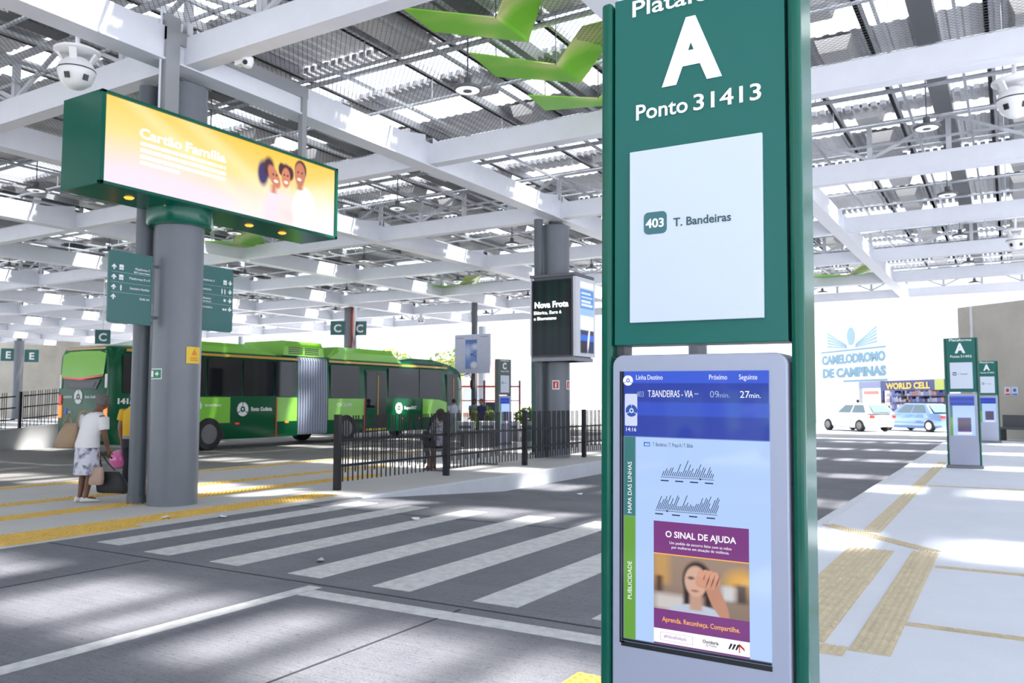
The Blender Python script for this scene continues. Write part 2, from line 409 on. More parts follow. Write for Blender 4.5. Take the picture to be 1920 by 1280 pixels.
# secondary trusses on the column lines
TRUSS = mat('truss grey', (0.55, 0.56, 0.60), .45)
for y in (7.6, 19.2, 30.8, 42.4):
    m = MB(); x = XL; k = 0
    m.bar((XL, y, ZB + 1.18), (XR, y, ZB + 1.18), .09, .09)
    m.bar((XL, y, ZB + .72), (XR, y, ZB + .72), .04, .05)
    while x < XR:
        m.bar((x, y, ZB + .4), (x, y, ZB + 1.18), .1, .1)
        if k % 2: m.bar((x, y, ZB + .42), (x + 1.53, y, ZB + 1.15), .06, .06)
        else: m.bar((x, y, ZB + 1.15), (x + 1.53, y, ZB + .42), .06, .06)
        x += 1.53; k += 1
    struct(m.build('roof_truss', TRUSS), 'grey steel truss standing on a roof beam', 'truss')['group'] = 'roof trusses'

# sheeted roof: bands of metal sheet between open light bands
SHEET = mat('galvanised roof sheet', (0.66, 0.66, 0.67), .4, .15, var=.12, vscale=2.5)
SLAT = mat('roof louvre slat', (0.42, 0.42, 0.44), .4, .4)
ZS = 7.72
bands = []   # (y0,y1) opaque bands; gaps between them are open sky
for a, b in zip(BY[:-1], BY[1:]):
    bands += [(a - .15, a + .12), (a + 1.15, a + 3.35), (a + 5.05, b - .15)]
bands.append((BY[-1] - .15, BY[-1] + .6))
def corr(m, x0, x1, y0, y1, z, pitch=.22, amp=.022):
    n = int((x1 - x0) / pitch); xs = []
    for i in range(n):
        x = x0 + i * pitch; xs += [(x, z), (x + pitch * .35, z), (x + pitch * .5, z + amp), (x + pitch * .85, z + amp)]
    vs = [(x, y0, zz) for x, zz in xs] + [(x, y1, zz) for x, zz in xs]; N = len(xs)
    m.add(vs, [(i, i + 1, N + i + 1, N + i) for i in range(N - 1)])
XD = -16.27      # west of this line the roof is closed further
for k, (a, b) in enumerate(bands):
    m = MB(); corr(m, XD, XR, a, b, ZS)
    j = k % 3
    if k == len(bands) - 1: corr(m, XL, XD, a, b, ZS)
    elif j == 1: corr(m, XL, XD, a - .55, b + .55, ZS)
    elif j == 0: corr(m, XL, XD, a, b + .25, ZS)
    else: corr(m, XL, XD, a - .1, b, ZS)
    o = m.build('roof_sheet', SHEET); struct(o, 'corrugated grey metal roof sheeting between light bands', 'roof sheeting'); o['group'] = 'roof sheets'
SKYL = bpy.data.materials.new('frosted skylight sheet'); SKYL.use_nodes = True
nt = SKYL.node_tree; nt.nodes.remove(nt.nodes['Principled BSDF']); tl = nt.nodes.new('ShaderNodeBsdfTranslucent'); tl.inputs[0].default_value = (.62, .64, .66, 1)
df = nt.nodes.new('ShaderNodeBsdfDiffuse'); df.inputs[0].default_value = (.8, .8, .8, 1); ms = nt.nodes.new('ShaderNodeMixShader'); ms.inputs[0].default_value = .35
nt.links.new(tl.outputs[0], ms.inputs[1]); nt.links.new(df.outputs[0], ms.inputs[2]); nt.links.new(ms.outputs[0], nt.nodes['Material Output'].inputs[0])
# louvre slats hung under part of the light bands
for a, b in zip(BY[:-1], BY[1:]):
    m = MB(); corr(m, XD, XR, a + .10, a + 1.17, ZS + .002)
    o = m.build('roof_skylight', SKYL); struct(o, 'white translucent skylight strip beside a roof beam', 'skylight'); o['group'] = 'roof skylights'
    for (y0, y1) in ((a + 3.30, a + 3.65), (a + 4.85, a + 5.1)):
        m = MB(); x = XL
        while x < XR:
            m.box(x, x + .10, y0, y1, ZS - .12, ZS - .03); x += .17
        o = m.build('roof_louvre', SLAT); struct(o, 'row of metal louvre slats beside a light band', 'louvre'); o['group'] = 'roof louvres'
# purlins along Y under the sheets and deep dark gutters
PURLIN = mat('purlin steel', (0.36, 0.365, 0.39), .5, .2, var=.1)
for k, x0 in enumerate(GX[:-1]):
    for j, f in enumerate((.17, .36, .5, .64, .83)):
        x = x0 + 6.12 * f; m = MB(); w = .07 if f != .5 else .34
        m.box(x - w / 2, x + w / 2, BY[0], BY[-1] + .3, ZS - (.20 if f != .5 else .26), ZS - .02)
        if f != .5: m.box(x - w / 2, x + w / 2 + .06, BY[0], BY[-1] + .3, ZS - .20, ZS - .19)
        o = m.build('roof_purlin' if f != .5 else 'roof_gutter', PURLIN if f != .5 else DARK_STEEL)
        struct(o, 'grey purlin under the roof sheets' if f != .5 else 'dark gutter channel between two girders', 'purlin' if f != .5 else 'gutter')
        o['group'] = 'roof purlins' if f != .5 else 'roof gutters'
# deep folded boards hanging below the sheets along Y (the grey lamellas)
BOARD = mat('grey lamella board', (0.46, 0.45, 0.445), .4, .15, var=.08)
for k, x0 in enumerate(GX[:-1]):
    for f in (.27, .74):
        x = x0 + 6.12 * f; m = MB()
        for ya, yb in bands:
            if yb - ya < .6: continue
            m.add([(x - .3, ya, ZS - .05), (x - .22, ya, ZS - .30), (x + .22, ya, ZS - .30), (x + .3, ya, ZS - .05),
               (x - .3, yb, ZS - .05), (x - .22, yb, ZS - .30), (x + .22, yb, ZS - .30), (x + .3, yb, ZS - .05)],
              [(0, 1, 5, 4), (1, 2, 6, 5), (2, 3, 7, 6), (0, 3, 2, 1), (4, 5, 6, 7)])
        o = m.build('roof_lamella', BOARD); struct(o, 'grey folded metal lamella hanging below the roof sheets', 'lamella'); o['group'] = 'roof lamellas'
# thin hanging pipes along X and rods along Y
for a in BY[:-1]:
    for d, r, z in ((1.3, .035, 7.25), (2.7, .03, 7.1), (3.3, .045, 7.3), (4.6, .03, 7.1)):
        m = MB(); m.cyl((XL, a + d, z), (XR, a + d, z), r, n=8)
        for x in np.arange(XL + 1, XR, 3.06): m.cyl((x, a + d, z), (x, a + d, ZS), .012, n=5)
        o = m.build('ceiling_pipe', GALV); struct(o, 'thin galvanised pipe hung across the roof bay', 'pipe'); o['group'] = 'ceiling pipes'
for k, x0 in enumerate(GX[:-1]):
    for f in (.1, .42, .58, .9):
        m = MB(); m.bar((x0 + 6.12 * f, BY[0], 7.02), (x0 + 6.12 * f, BY[-1], 7.02), .045, .05)
        o = m.build('ceiling_rail', GALV); struct(o, 'thin grey rail running away below the roof', 'rail'); o['group'] = 'ceiling rails'
# safety netting
NET = bpy.data.materials.new('bird netting'); NET.use_nodes = True
nt = NET.node_tree; b = nt.nodes['Principled BSDF']; b.inputs['Base Color'].default_value = (.12, .12, .13, 1); b.inputs['Roughness'].default_value = .6
tc = nt.nodes.new('ShaderNodeTexCoord'); mp = nt.nodes.new('ShaderNodeMapping'); mp.inputs['Rotation'].default_value = (0, 0, R(45)); mp.inputs['Scale'].default_value = (14, 14, 1)
br = nt.nodes.new('ShaderNodeTexBrick'); br.offset = 0; br.inputs['Scale'].default_value = 1; br.inputs['Mortar Size'].default_value = .06; br.inputs['Brick Width'].default_value = 1; br.inputs['Row Height'].default_value = 1
nt.links.new(tc.outputs['Object'], mp.inputs[0]); nt.links.new(mp.outputs[0], br.inputs['Vector']); nt.links.new(br.outputs['Fac'], b.inputs['Alpha'])
m = MB(); m.quad((GX[8], 1.8, 6.98), (GX[-1], 1.8, 6.98), (GX[-1], 25, 6.98), (GX[8], 25, 6.98))
struct(m.build('ceiling_net', NET), 'fine wire netting stretched below the roof', 'net')

# ================================================================ columns
def column(x, y, r, zt, label, pipe=None, cap=True):
    m = MB(); m.lathe([(r, 0), (r, zt)], 40, c=(x, y, 0)); o = m.build('column', GREY_PAINT, smooth=True); struct(o, label, 'column')
    if cap:
        m2 = MB(); m2.box(x - .14, x + .14, y - .14, y + .14, zt, ZB + .3); m2.box(x - r * .8, x + r * .8, y - r * .8, y + r * .8, zt, zt + .03)
        m2.build('column_cap', DARK_STEEL, o)
    return o
big = column(-10.48, 7.85, .345, 6.16, 'large grey round column carrying the orange screen')
tag(MB().cyl((-10.97, 7.62, 0), (-10.97, 7.62, 5.9), .125, n=20).cyl((-10.97, 7.62, 5.9), (-10.97, 7.62, 6.2), .145, n=20).cyl((-10.97, 7.62, 2.62), (-10.97, 7.62, 2.66), .14, n=20).cyl((-10.97, 7.62, 0), (-10.97, 7.62, .12), .14, n=20).build('drain_pipe', mat('drain pipe grey', (.115, .13, .15), .4), smooth=True), 'grey vertical drain pipe left of the large column', 'pipe')
column(-10.35, 19.5, .36, 6.16, 'grey round column under the black screen box')
tag(MB().cyl((-10.62, 19.02, 0), (-10.62, 19.02, 6.3), .12, n=16).build('drain_pipe', mat('drain pipe grey', (.115, .13, .15), .4), smooth=True), 'grey drain pipe beside the column under the screen box', 'pipe')
column(-31.3, 34.6, .35, 6.6, 'distant grey column between two C signs')
column(-67.6, 36.1, .36, 6.2, 'far left column carrying the E signs')
column(-51.6, 38.7, .2, 6.3, 'thin distant post left of the bus roof')
column(-33.7, 51.7, .3, 7.0, 'distant column behind the map board', cap=False)
column(-50.8, 43.8, .2, 6.6, 'thin distant post above the bus roof')
column(-10.35, 31.2, .36, 6.16, 'far column seen through the gap in the near totem')

tag(MB().cyl((-30.93, 34.30, 0), (-30.93, 34.30, 7.0), .09, n=12).build('fire_pipe', mat('dark red pipe', (.16, .025, .02), .5), smooth=True), 'red vertical pipe on the distant column between the C signs', 'pipe')
# ================================================================ information totems
def ring_logo(name, parent, loc, r, m_ring, m_heart, rz=0.0):
    """disc ring with three narrow cuts and a small drop in the middle, facing -Y"""
    mb = MB()
    for k in range(3):
        a0 = R(90 + 120 * k + 5); a1 = R(90 + 120 * (k + 1) - 5); n = 14; P = []
        outer = [(r * math.cos(a0 + (a1 - a0) * i / n), r * math.sin(a0 + (a1 - a0) * i / n)) for i in range(n + 1)]
        inner = [(.42 * r * math.cos(a0 + (a1 - a0) * i / n), .42 * r * math.sin(a0 + (a1 - a0) * i / n)) for i in range(n + 1)]
        for i in range(n):
            mb.prism([outer[i], outer[i + 1], inner[i + 1], inner[i]], -.003, 0)
    o = mb.build(name, m_ring, parent); o.location = loc; o.rotation_euler = (0, 0, rz)
    h = MB(); h.prism([(0, -.26 * r), (.17 * r, .02 * r), (.14 * r, .17 * r), (.04 * r, .17 * r), (0, .12 * r), (-.04 * r, .17 * r), (-.14 * r, .17 * r), (-.17 * r, .02 * r)], -.003, 0)
    h.build('logo_drop', m_heart, o)
    return o

def totem_screen_base(U, V):
    C = np.ones(U.shape + (3,)) * srgb(176, 204, 250)
    C = paint(C, rect(U, V, 0, 1, .755, 1), srgb(46, 66, 166))
    C = paint(C, rect(U, V, 0, 1, .955, 1), srgb(60, 92, 212)); C = paint(C, rect(U, V, 0, 1, .835, .885, .004), srgb(54, 82, 196))
    C = paint(C, rect(U, V, 0, .02, 0, 1), srgb(18, 20, 34))
    C = paint(C, rect(U, V, .02, .105, .46, .755), srgb(62, 120, 122))
    C = paint(C, rect(U, V, .02, .105, .012, .46), srgb(104, 160, 60))
    C = paint(C, rect(U, V, 0, 1, 0, .012), srgb(20, 20, 24))
    return C
def poster_photo(U, V):
    C = np.ones(U.shape + (3,)) * srgb(150, 128, 112)
    C = C * (0.85 + .3 * V[..., None])
    C = paint(C, rect(U, V, 0, .17, .45, 1, .05), srgb(196, 152, 92)); C = paint(C, rect(U, V, .02, .1, .3, .6, .03), srgb(90, 66, 50))
    C = paint(C, ell(U, V, .93, .62, .16, .22, .5), srgb(222, 170, 78)); C = paint(C, rect(U, V, .85, .99, .28, .6, .04), srgb(80, 62, 52))
    C = paint(C, rect(U, V, 0, .35, 0, .28, .06), srgb(206, 200, 198)); C = paint(C, rect(U, V, .72, .86, .3, .55, .04), srgb(205, 205, 208))
    C = paint(C, ell(U, V, .47, .60, .155, .32, .12), srgb(52, 36, 36)); C = paint(C, rect(U, V, .325, .40, .08, .6, .02), srgb(56, 40, 40)); C = paint(C, rect(U, V, .55, .62, .1, .5, .02), srgb(56, 40, 40))
    C = paint(C, ell(U, V, .46, -.02, .30, .18, .1), srgb(190, 200, 216)); C = paint(C, rect(U, V, .39, .52, .06, .4, .02), srgb(196, 156, 138))
    C = paint(C, ell(U, V, .455, .57, .118, .27, .1), srgb(212, 172, 152))
    C = paint(C, ell(U, V, .405, .62, .035, .03, .5), srgb(110, 78, 70)); C = paint(C, ell(U, V, .445, .40, .04, .022, .5), srgb(176, 110, 104))
    arm = srgb(205, 148, 122)
    C = paint(C, ell(U, V, .672, .30, .078, .38, .08, .27), arm * .88); C = paint(C, ell(U, V, .585, .62, .125, .17, .06), arm)
    for k in range(4): C = paint(C, ell(U, V, .505 + .052 * k, .72 - .01 * abs(k - 1), .03, .075, .15), arm * 1.12)
    for k in range(4): C = paint(C, ell(U, V, .532 + .05 * k, .60, .006, .10, .5, -.2), srgb(96, 54, 46))
    C = paint(C, ell(U, V, .50, .56, .05, .09, .2), arm * 1.05)
    return C

SCR = {}
def totem(loc, label, rz=0.0, group='platform totems', stop='31413', letter='A', line='403', dest='T. Bandeiras', detail=2, dark=False):
    t = thing('information_totem', label, 'sign', loc, rz, group)
    face, frame = (GREEN_FACE, GREEN)
    if dark: face = frame = mat('grey green sign', (.11, .14, .14), .35)
    w = .336
    for s in (-1, 1):
        x0, x1 = (-w, -w + .040) if s < 0 else (w - .040, w)
        MB().box(x0, x1, 0, .17, .06, 2.885).build('side_post', frame, t, bevel=.014, seg=3)
    MB().box(-w - .03, w + .03, -.03, .20, 0, .065).build('plinth', mat('plinth grey', (.2, .21, .22), .5), t, bevel=.01)
    MB().box(-.2875, .2875, .008, .05, 1.682, 2.885).build('sign_panel', face, t, bevel=.003); MB().box(-.298, .298, .055, .12, 1.682, 2.88).build('panel_backing', BLACK, t)
    mb = MB(); mb.prism(rrect(-.288, .288, .07, 1.648, .038, 6, (0, 0, 1, 1)), -.006, .15); mb.build('kiosk_body', KIOSK, t, bevel=.006)
    MB().box(-.296, -.270, .05, .12, 1.648, 1.685).build('gap_bracket', DARK_STEEL, t)
    # route panel
    rp = MB().box(-.226, .218, -.006, .008, 1.756, 2.337).build('route_panel', WHITE_PANEL, t, bevel=.002)
    if detail >= 1:
        text('platform_lettering', 'Plataforma', .058, WHITE, t, (-.226, .006, 2.812), width=.44, bold=.012)
        text('platform_letter', letter, .207, WHITE, t, (-.012, .006, 2.558), align='CENTER', bold=.045, width=.205)
        text('stop_word', 'Ponto', .054, WHITE, t, (-.211, .006, 2.448), width=.182, bold=.014); text('stop_number', stop, .054, WHITE, t, (-.010, .006, 2.448), width=.220, bold=.014)
        mb = MB(); mb.prism(rrect(-.174, -.094, 2.049, 2.123, .016), -.0075, -.005); bd = mb.build('line_badge', mat('badge teal', (.05, .17, .19), .4), rp)
        text('badge_number', line, .030, WHITE, rp, (-.134, -.0075, 2.071), align='CENTER', bold=.025, width=.064)
        text('destination', dest, .028, mat('ink grey green', (.045, .10, .11), .5), rp, (-.071, -.006, 2.068), width=.19 if len(dest) > 8 else .14, bold=.012)
    # screen
    sw, sh, sx, sz = .488, .884, -.255, .71
    if detail < 2:
        def low(U, V):
            C = totem_screen_base(U, V); C = paint(C, rect(U, V, .30, .84, .1, .46), srgb(92, 78, 130)); C = paint(C, rect(U, V, .32, .82, .2, .36), srgb(90, 86, 100)); C = paint(C, rect(U, V, .28, .86, .04, .1), srgb(235, 235, 240)); return C
        picture('screen', sw, sh, 40, 60, low, img_mat('totem screen', 1.0, .05, .35), t, (sx, -.0075, sz)); return t
    MB().box(sx - .006, sx + .012, -.0072, .0, sz - .006, sz + sh).box(sx, sx + sw, -.0072, 0, sz - .016, sz + .002).build('screen_bezel', BLACK, t)
    scn = picture('screen', sw, sh, 200, 360, totem_screen_base, img_mat('totem screen', 1.0, .05, .35), t, (sx, -.0078, sz))
    WL = emat('screen white', (.92, .95, 1.0), 1.0); yb = -.0015
    P = lambda u, v: (u * sw, yb, (1 - v) * sh)
    ring_logo('screen_logo', scn, P(.052, .035), .017, WL, WL)
    for s, u, h in (('Linha', .108, .0165), ('Destino', .19, .0165), ('Próximo', .615, .0165), ('Seguinte', .81, .0165)): text('screen_heading', s, h, WL, scn, P(u, .032), depth=.0004, squash=.74)
    SB = emat('screen blue grey text', (.32, .42, .62), 1)
    text('screen_row', '403', .019, SB, scn, P(.112, .096), depth=.0004, squash=.7); text('screen_row', 'T.BANDEIRAS - VIA ···', .023, WL, scn, P(.195, .096), depth=.0004, width=.17)
    text('screen_row', '09', .022, SB, scn, P(.62, .096), depth=.0004); text('screen_row', 'min.', .016, SB, scn, P(.675, .096), depth=.0004)
    text('screen_row', '27', .022, WL, scn, P(.815, .096), depth=.0004); text('screen_row', 'min.', .016, WL, scn, P(.872, .096), depth=.0004)
    text('screen_clock', '14:16', .013, WL, scn, P(.03, .225), depth=.0004)
    MB().prism(rrect(.028 * sw, .118 * sw, (1 - .205) * sh, (1 - .085) * sh, .004), yb, yb + .0005).build('logo_tile', emat('screen pale tile', (.62, .68, .9), 1), scn)
    ring_logo('logo_ring', scn, (.078 * sw, yb - .0003, (1 - .148) * sh), .020, emat('screen blue', (.03, .09, .40), 1), emat('screen blue', (.03, .09, .40), 1))
    INK = emat('screen ink', (.025, .04, .08), 1)
    MB().box(.165 * sw, .21 * sw, yb, yb + .0005, (1 - .279) * sh, (1 - .263) * sh).build('route_chip', emat('screen chip blue', (.05, .2, .62), 1), scn)
    text('chip_number', '403', .008, WL, scn, P(.172, .276) , depth=.0008)
    text('route_title', 'T. Bandeiras / T. Praça A / T. Bíblia', .0125, INK, scn, P(.228, .277), depth=.0004, width=.136)
    rng = random.Random(3)
    for (u0, u1, vb, n) in ((.285, .645, .388, 26), (.245, .665, .51, 34)):
        mb = MB(); mb.box(u0 * sw, u1 * sw, yb, yb + .0004, (1 - vb) * sh - .0008, (1 - vb) * sh + .0008)
        for i in range(n):
            u = (u0 + .01 + (u1 - u0 - .01) * i / n) * sw; z = (1 - vb) * sh + .004; L = (.018 + .05 * rng.random() ** 2.2) * sw * 1.6
            mb.bar((u, yb, z), (u + L * .42, yb, z + L), .0022, .0005, upv=(0, 1, 0))
        for i in range(4): mb.box((u0 + (u1 - u0) * i / 3.6) * sw, (u0 + (u1 - u0) * i / 3.6 + .055) * sw, yb, yb + .0004, (1 - vb) * sh - .013, (1 - vb) * sh - .009)
        mb.sphere(((u0 + (u1 - u0) * (.75 if n < 30 else .2)) * sw, yb, (1 - vb) * sh), .0035, .0006, .0035, 10, 6)
        mb.build('route_diagram', INK, scn)
    for s, v, h in (('MAPA DAS LINHAS', .53, .0145), ('PUBLICIDADE', .845, .0145)):
        text('side_tab', s, h, WL, scn, (.078 * sw, yb, (1 - v) * sh + (.0 if v > .6 else .0)), depth=.0004, ry=-90)
    # poster shown on the screen
    u0, u1 = .235, .865; PW = (u1 - u0) * sw
    po = MB().box(u0 * sw, u1 * sw, yb, yb + .0004, .012 * sh, (1 - .548) * sh).build('poster', emat('poster purple', srgb(126, 62, 130), .95), scn)
    Z = lambda v: (1 - v) * sh
    picture('poster_photo', PW, (.862 - .664) * sh, 130, 80, poster_photo, img_mat('poster screen', .95, .05, .35), po, (u0 * sw, yb - .0003, Z(.862)))
    MB().box(u0 * sw, u1 * sw, yb - .0004, yb, Z(.982), Z(.932)).build('poster_footer', emat('poster white', (.93, .93, .96), 1), po)
    cx = (u0 + u1) / 2 * sw; OR = emat('poster orange', srgb(248, 180, 96), 1)
    text('poster_title', 'O SINAL DE AJUDA', .020, WL, po, (cx, yb - .0004, Z(.603)), align='CENTER', bold=.02, width=.228, depth=.0005)
    text('poster_subtitle', 'Um pedido de socorro feito com as mãos\npor mulheres em situação de violência.', .0088, WL, po, (cx, yb - .0004, Z(.627)), align='CENTER', width=.20, depth=.0005)
    text('poster_slogan', 'Aprenda. Reconheça. Compartilhe.', .0155, OR, po, (cx, yb - .0004, Z(.905)), align='CENTER', bold=.012, width=.25, depth=.0005)
    MB().box(u0 * sw, u1 * sw, yb - .0004, yb, Z(.667), Z(.663)).build('poster_rule', OR, po)
    PU = emat('poster lilac', srgb(150, 100, 170), 1)
    text('poster_footer_text', '#MeSinalDeAjuda', .009, PU, po, (.305 * sw, yb - .0006, Z(.962)), width=.074, depth=.0004)
    mb = MB()
    for (a, b, c, d) in ((.28, .50, .944, .9445), (.28, .50, .972, .9725), (.28, .2815, .944, .9725), (.4985, .50, .944, .9725)): mb.box(a * sw, b * sw, yb - .0006, yb - .0004, Z(d), Z(c))
    mb.build('footer_frame', PU, po)
    text('poster_footer_text', 'Ouvidoria', .010, BLACK, po, (.565 * sw, yb - .0006, Z(.958)), width=.05, depth=.0004, bold=.02); text('poster_footer_text', 'da Mulher', .008, PU, po, (.585 * sw, yb - .0006, Z(.968)), width=.036, depth=.0004)
    mb = MB(); 
    for k in range(3): mb.add([((.73 + .022 * k) * sw, yb - .0006, Z(.965)), ((.74 + .022 * k) * sw, yb - .0006, Z(.965)), ((.758 + .022 * k) * sw, yb - .0006, Z(.947)), ((.745 + .022 * k) * sw, yb - .0006, Z(.945))], [(0, 1, 2, 3)])
    mb.build('footer_mark', BLACK, po)
    mb = MB(); mb.box(.797 * sw, .803 * sw, yb - .0006, yb - .0004, Z(.973), Z(.943)); mb.add([(.803 * sw, yb - .0006, Z(.943)), (.83 * sw, yb - .0006, Z(.955)), (.836 * sw, yb - .0006, Z(.965)), (.803 * sw, yb - .0006, Z(.952))], [(0, 3, 2, 1)])
    mb.build('footer_mark', RED, po)
    return t
nt_ = totem((-.879, 2.575, 0), 'large green totem in front with letter A and a lit screen', detail=2)
nt_.rotation_euler = (0, .011, 0)
totem((-.917, 20.9, 0), 'green letter A totem farther along the right platform, whole from top to foot', stop='31452', line='050', dest='T. Campinas', detail=1)
totem((-.68, 33.8, 0), 'green letter A totem half hidden behind another totem near the concrete wall', stop='31452', line='050', dest='T. Campinas', detail=1)
totem((-14.66, 23.9, 0), 'distant grey totem with letter C beyond the bus front', rz=math.pi / 2 - .15, letter='C', stop='31422', line='C', dest='Terminal', detail=1, dark=True)
totem((-11.25, 20.3, 0), 'pale totem seen narrow beside the column under the screen box', rz=math.pi / 2 + .1, letter='B', stop='31418', line='020', dest='Terminal', detail=1)

# ================================================================ LED screen on the large column
led = thing('led_screen', 'long green box with orange lit advert screen on the large column', 'screen', (-9.9, 8.39, 4.28), math.pi / 2)
w2, dp, hh = 2.19, .87, 1.24
mb = MB(); mb.box(-w2, w2, .04, dp, 0, hh)
for (a, b, c, d) in ((-w2, w2, 0, .045), (-w2, w2, hh - .045, hh), (-w2, -w2 + .062, 0, hh), (w2 - .062, w2, 0, hh)): mb.box(a, b, 0, .05, c, d)
mb.build('cabinet', GREEN, led, bevel=.006)
def led_pic(U, V):
    a = srgb(255, 206, 76); b = srgb(255, 228, 146); c = np.array([1.0, .80, .96])
    t = np.clip(1 - V + .10 * np.sin(U * 6 + .5) + .05, 0, 1)[..., None]
    C = np.where(t < .5, a * (1 - t / .5) + b * (t / .5), b * (1 - (t - .5) / .5) + c * ((t - .5) / .5))
    for k, (u, w, rt) in enumerate(((.52, .05, .5), (.93, .07, -.6), (.30, .04, .5))): C = paint(C, .4 * ell(U, V, u, .62, w, .9, .7, rt), np.array([1.1, .95, .55]))
    C = paint(C, ell(U, V, .96, .32, .08, .22, .9) * .8, np.array([1.1, 1.0, .85])); C = paint(C, ell(U, V, .80, .05, .25, .35, .9) * .6, np.array([1.1, .92, 1.05]))
    rng = random.Random(1)
    for r in range(4):      # block of small text
        u = .125; v = .53 - .075 * r; end = .455 if r < 3 else .27
        while u < end:
            L = min(.015 + .03 * rng.random(), end - u); C = paint(C, rect(U, V, u, u + L, v, v + .038, .003), np.array([1.6, 1.55, 1.5])); u += L + .006
    skin = srgb(214, 132, 100); hair = srgb(70, 30, 44); navy = srgb(58, 46, 110)
    pale = np.array([1.1, .88, .92])
    C = paint(C, ell(U, V, .69, .10, .06, .36, .25), pale * np.array([1, .90, .95])); C = paint(C, ell(U, V, .745, .12, .045, .36, .25), pale * np.array([1, .93, .86]))
    C = paint(C, ell(U, V, .835, .22, .06, .36, .15), np.array([1.3, 1.28, 1.3]))
    C = paint(C, ell(U, V, .625, .64, .025, .17, .25), navy); C = paint(C, ell(U, V, .652, .74, .026, .14, .25), hair)
    C = paint(C, ell(U, V, .679, .63, .026, .15, .12, .12), skin); C = paint(C, rect(U, V, .665, .69, .40, .52, .01), skin * 1.05)
    C = paint(C, ell(U, V, .714, .77, .015, .09, .2), hair); C = paint(C, ell(U, V, .758, .74, .018, .10, .2), hair); C = paint(C, ell(U, V, .737, .76, .026, .10, .2), hair); C = paint(C, ell(U, V, .737, .665, .022, .14, .12), skin * 1.08)
    C = paint(C, ell(U, V, .812, .84, .031, .14, .1), hair); C = paint(C, ell(U, V, .809, .775, .028, .165, .12), skin * .95); C = paint(C, rect(U, V, .795, .825, .55, .66, .01), skin * .9)
    for u, v in ((.688, .575), (.738, .60), (.806, .70)): C = paint(C, ell(U, V, u, v, .010, .02, .4), np.array([1.2, 1.1, 1.05]))
    for u, v in ((.674, .66), (.690, .66), (.729, .70), (.746, .70), (.799, .80), (.820, .80)): C = paint(C, ell(U, V, u, v, .0045, .014, .4), hair)
    C = paint(C, .6 * ell(U, V, .77, .14, .05, .075, .5, .2), np.array([1.0, .72, .78]))
    return C
sc_ = picture('screen', 4.256, 1.156, 420, 116, led_pic, img_mat('LED screen', 1.0, .4), led, (-2.128, .03, .042))
LW = mat('LED white text', (1, 1, .97), .5, emit=1.5)
text('headline', 'Cartão', .135, LW, sc_, (.50, -.002, .715), width=.66, bold=.02, depth=.001); text('headline', 'Família', .135, LW, sc_, (1.22, -.002, .715), width=.70, bold=.02, depth=.001)
mb = MB(); mb.lathe([(.44, -.24), (.47, -.2), (.47, -.0)], 36, c=(-.54, .58, 0)); mb.build('column_collar', GREEN, led, smooth=True)
mb = MB()
for x in (-1.5, -.9, .6, 1.3): mb.lathe([(.05, -.02), (.07, 0)], 14, c=(x, .4, 0))
mb.build('marker_light', mat('indicator lamp', (1, .45, .05), .4, emit=1.2), led)
fr = thing('support_frame', 'grey square tube frame holding up the orange screen box', 'frame', (-10.0, 7.26, 5.5))
FRG = mat('frame tube grey', (.34, .35, .37), .4, .3)
MB().box(-.055, .055, -.11, .11, .02, 1.42).build('near_post', FRG, fr); MB().box(-.05, .05, 2.5, 2.6, .02, 1.05).build('far_post', FRG, fr)
MB().box(-.05, .05, -.11, 2.62, 1.05, 1.24).build('cross_tube', FRG, fr); MB().cyl((-.02, -.15, .02), (-.02, -.15, 1.5), .016, n=8).build('conduit', WHITE_PAINT, fr)

# ================================================================ wayfinding boards either side of the column
def arrow(mb, cx, cz, s, down=False):
    d = -1 if down else 1
    pts = [(-.13, -.5), (.13, -.5), (.13, .05), (.36, -.18), (.5, -.02), (0, .5), (-.5, -.02), (-.36, -.18), (-.13, .05)]
    P = [(cx + x * s, cz + d * y * s) for x, y in pts]
    mb.prism(P if d > 0 else P[::-1], -.004, 0)
def bus_icon(mb, cx, cz, s):
    mb.prism(rrect(cx - .42 * s, cx + .42 * s, cz - .02 * s, cz + .5 * s, .1 * s)[::1], -.004, 0); mb.box(cx - .42 * s, cx + .42 * s, -.004, 0, cz - .4 * s, cz - .12 * s)
    mb.box(cx - .34 * s, cx - .18 * s, -.004, 0, cz - .5 * s, cz - .4 * s); mb.box(cx + .18 * s, cx + .34 * s, -.004, 0, cz - .5 * s, cz - .4 * s); mb.box(cx - .42 * s, cx - .36 * s, -.004, 0, cz - .15 * s, cz); mb.box(cx + .36 * s, cx + .42 * s, -.004, 0, cz - .15 * s, cz)
def person_icon(mb, cx, cz, s): mb.sphere((cx, -.002, cz + .38 * s), .1 * s, .002, .1 * s, 10, 6); mb.box(cx - .13 * s, cx + .13 * s, -.004, 0, cz - .08 * s, cz + .25 * s); mb.box(cx - .09 * s, cx + .09 * s, -.004, 0, cz - .5 * s, cz - .08 * s)
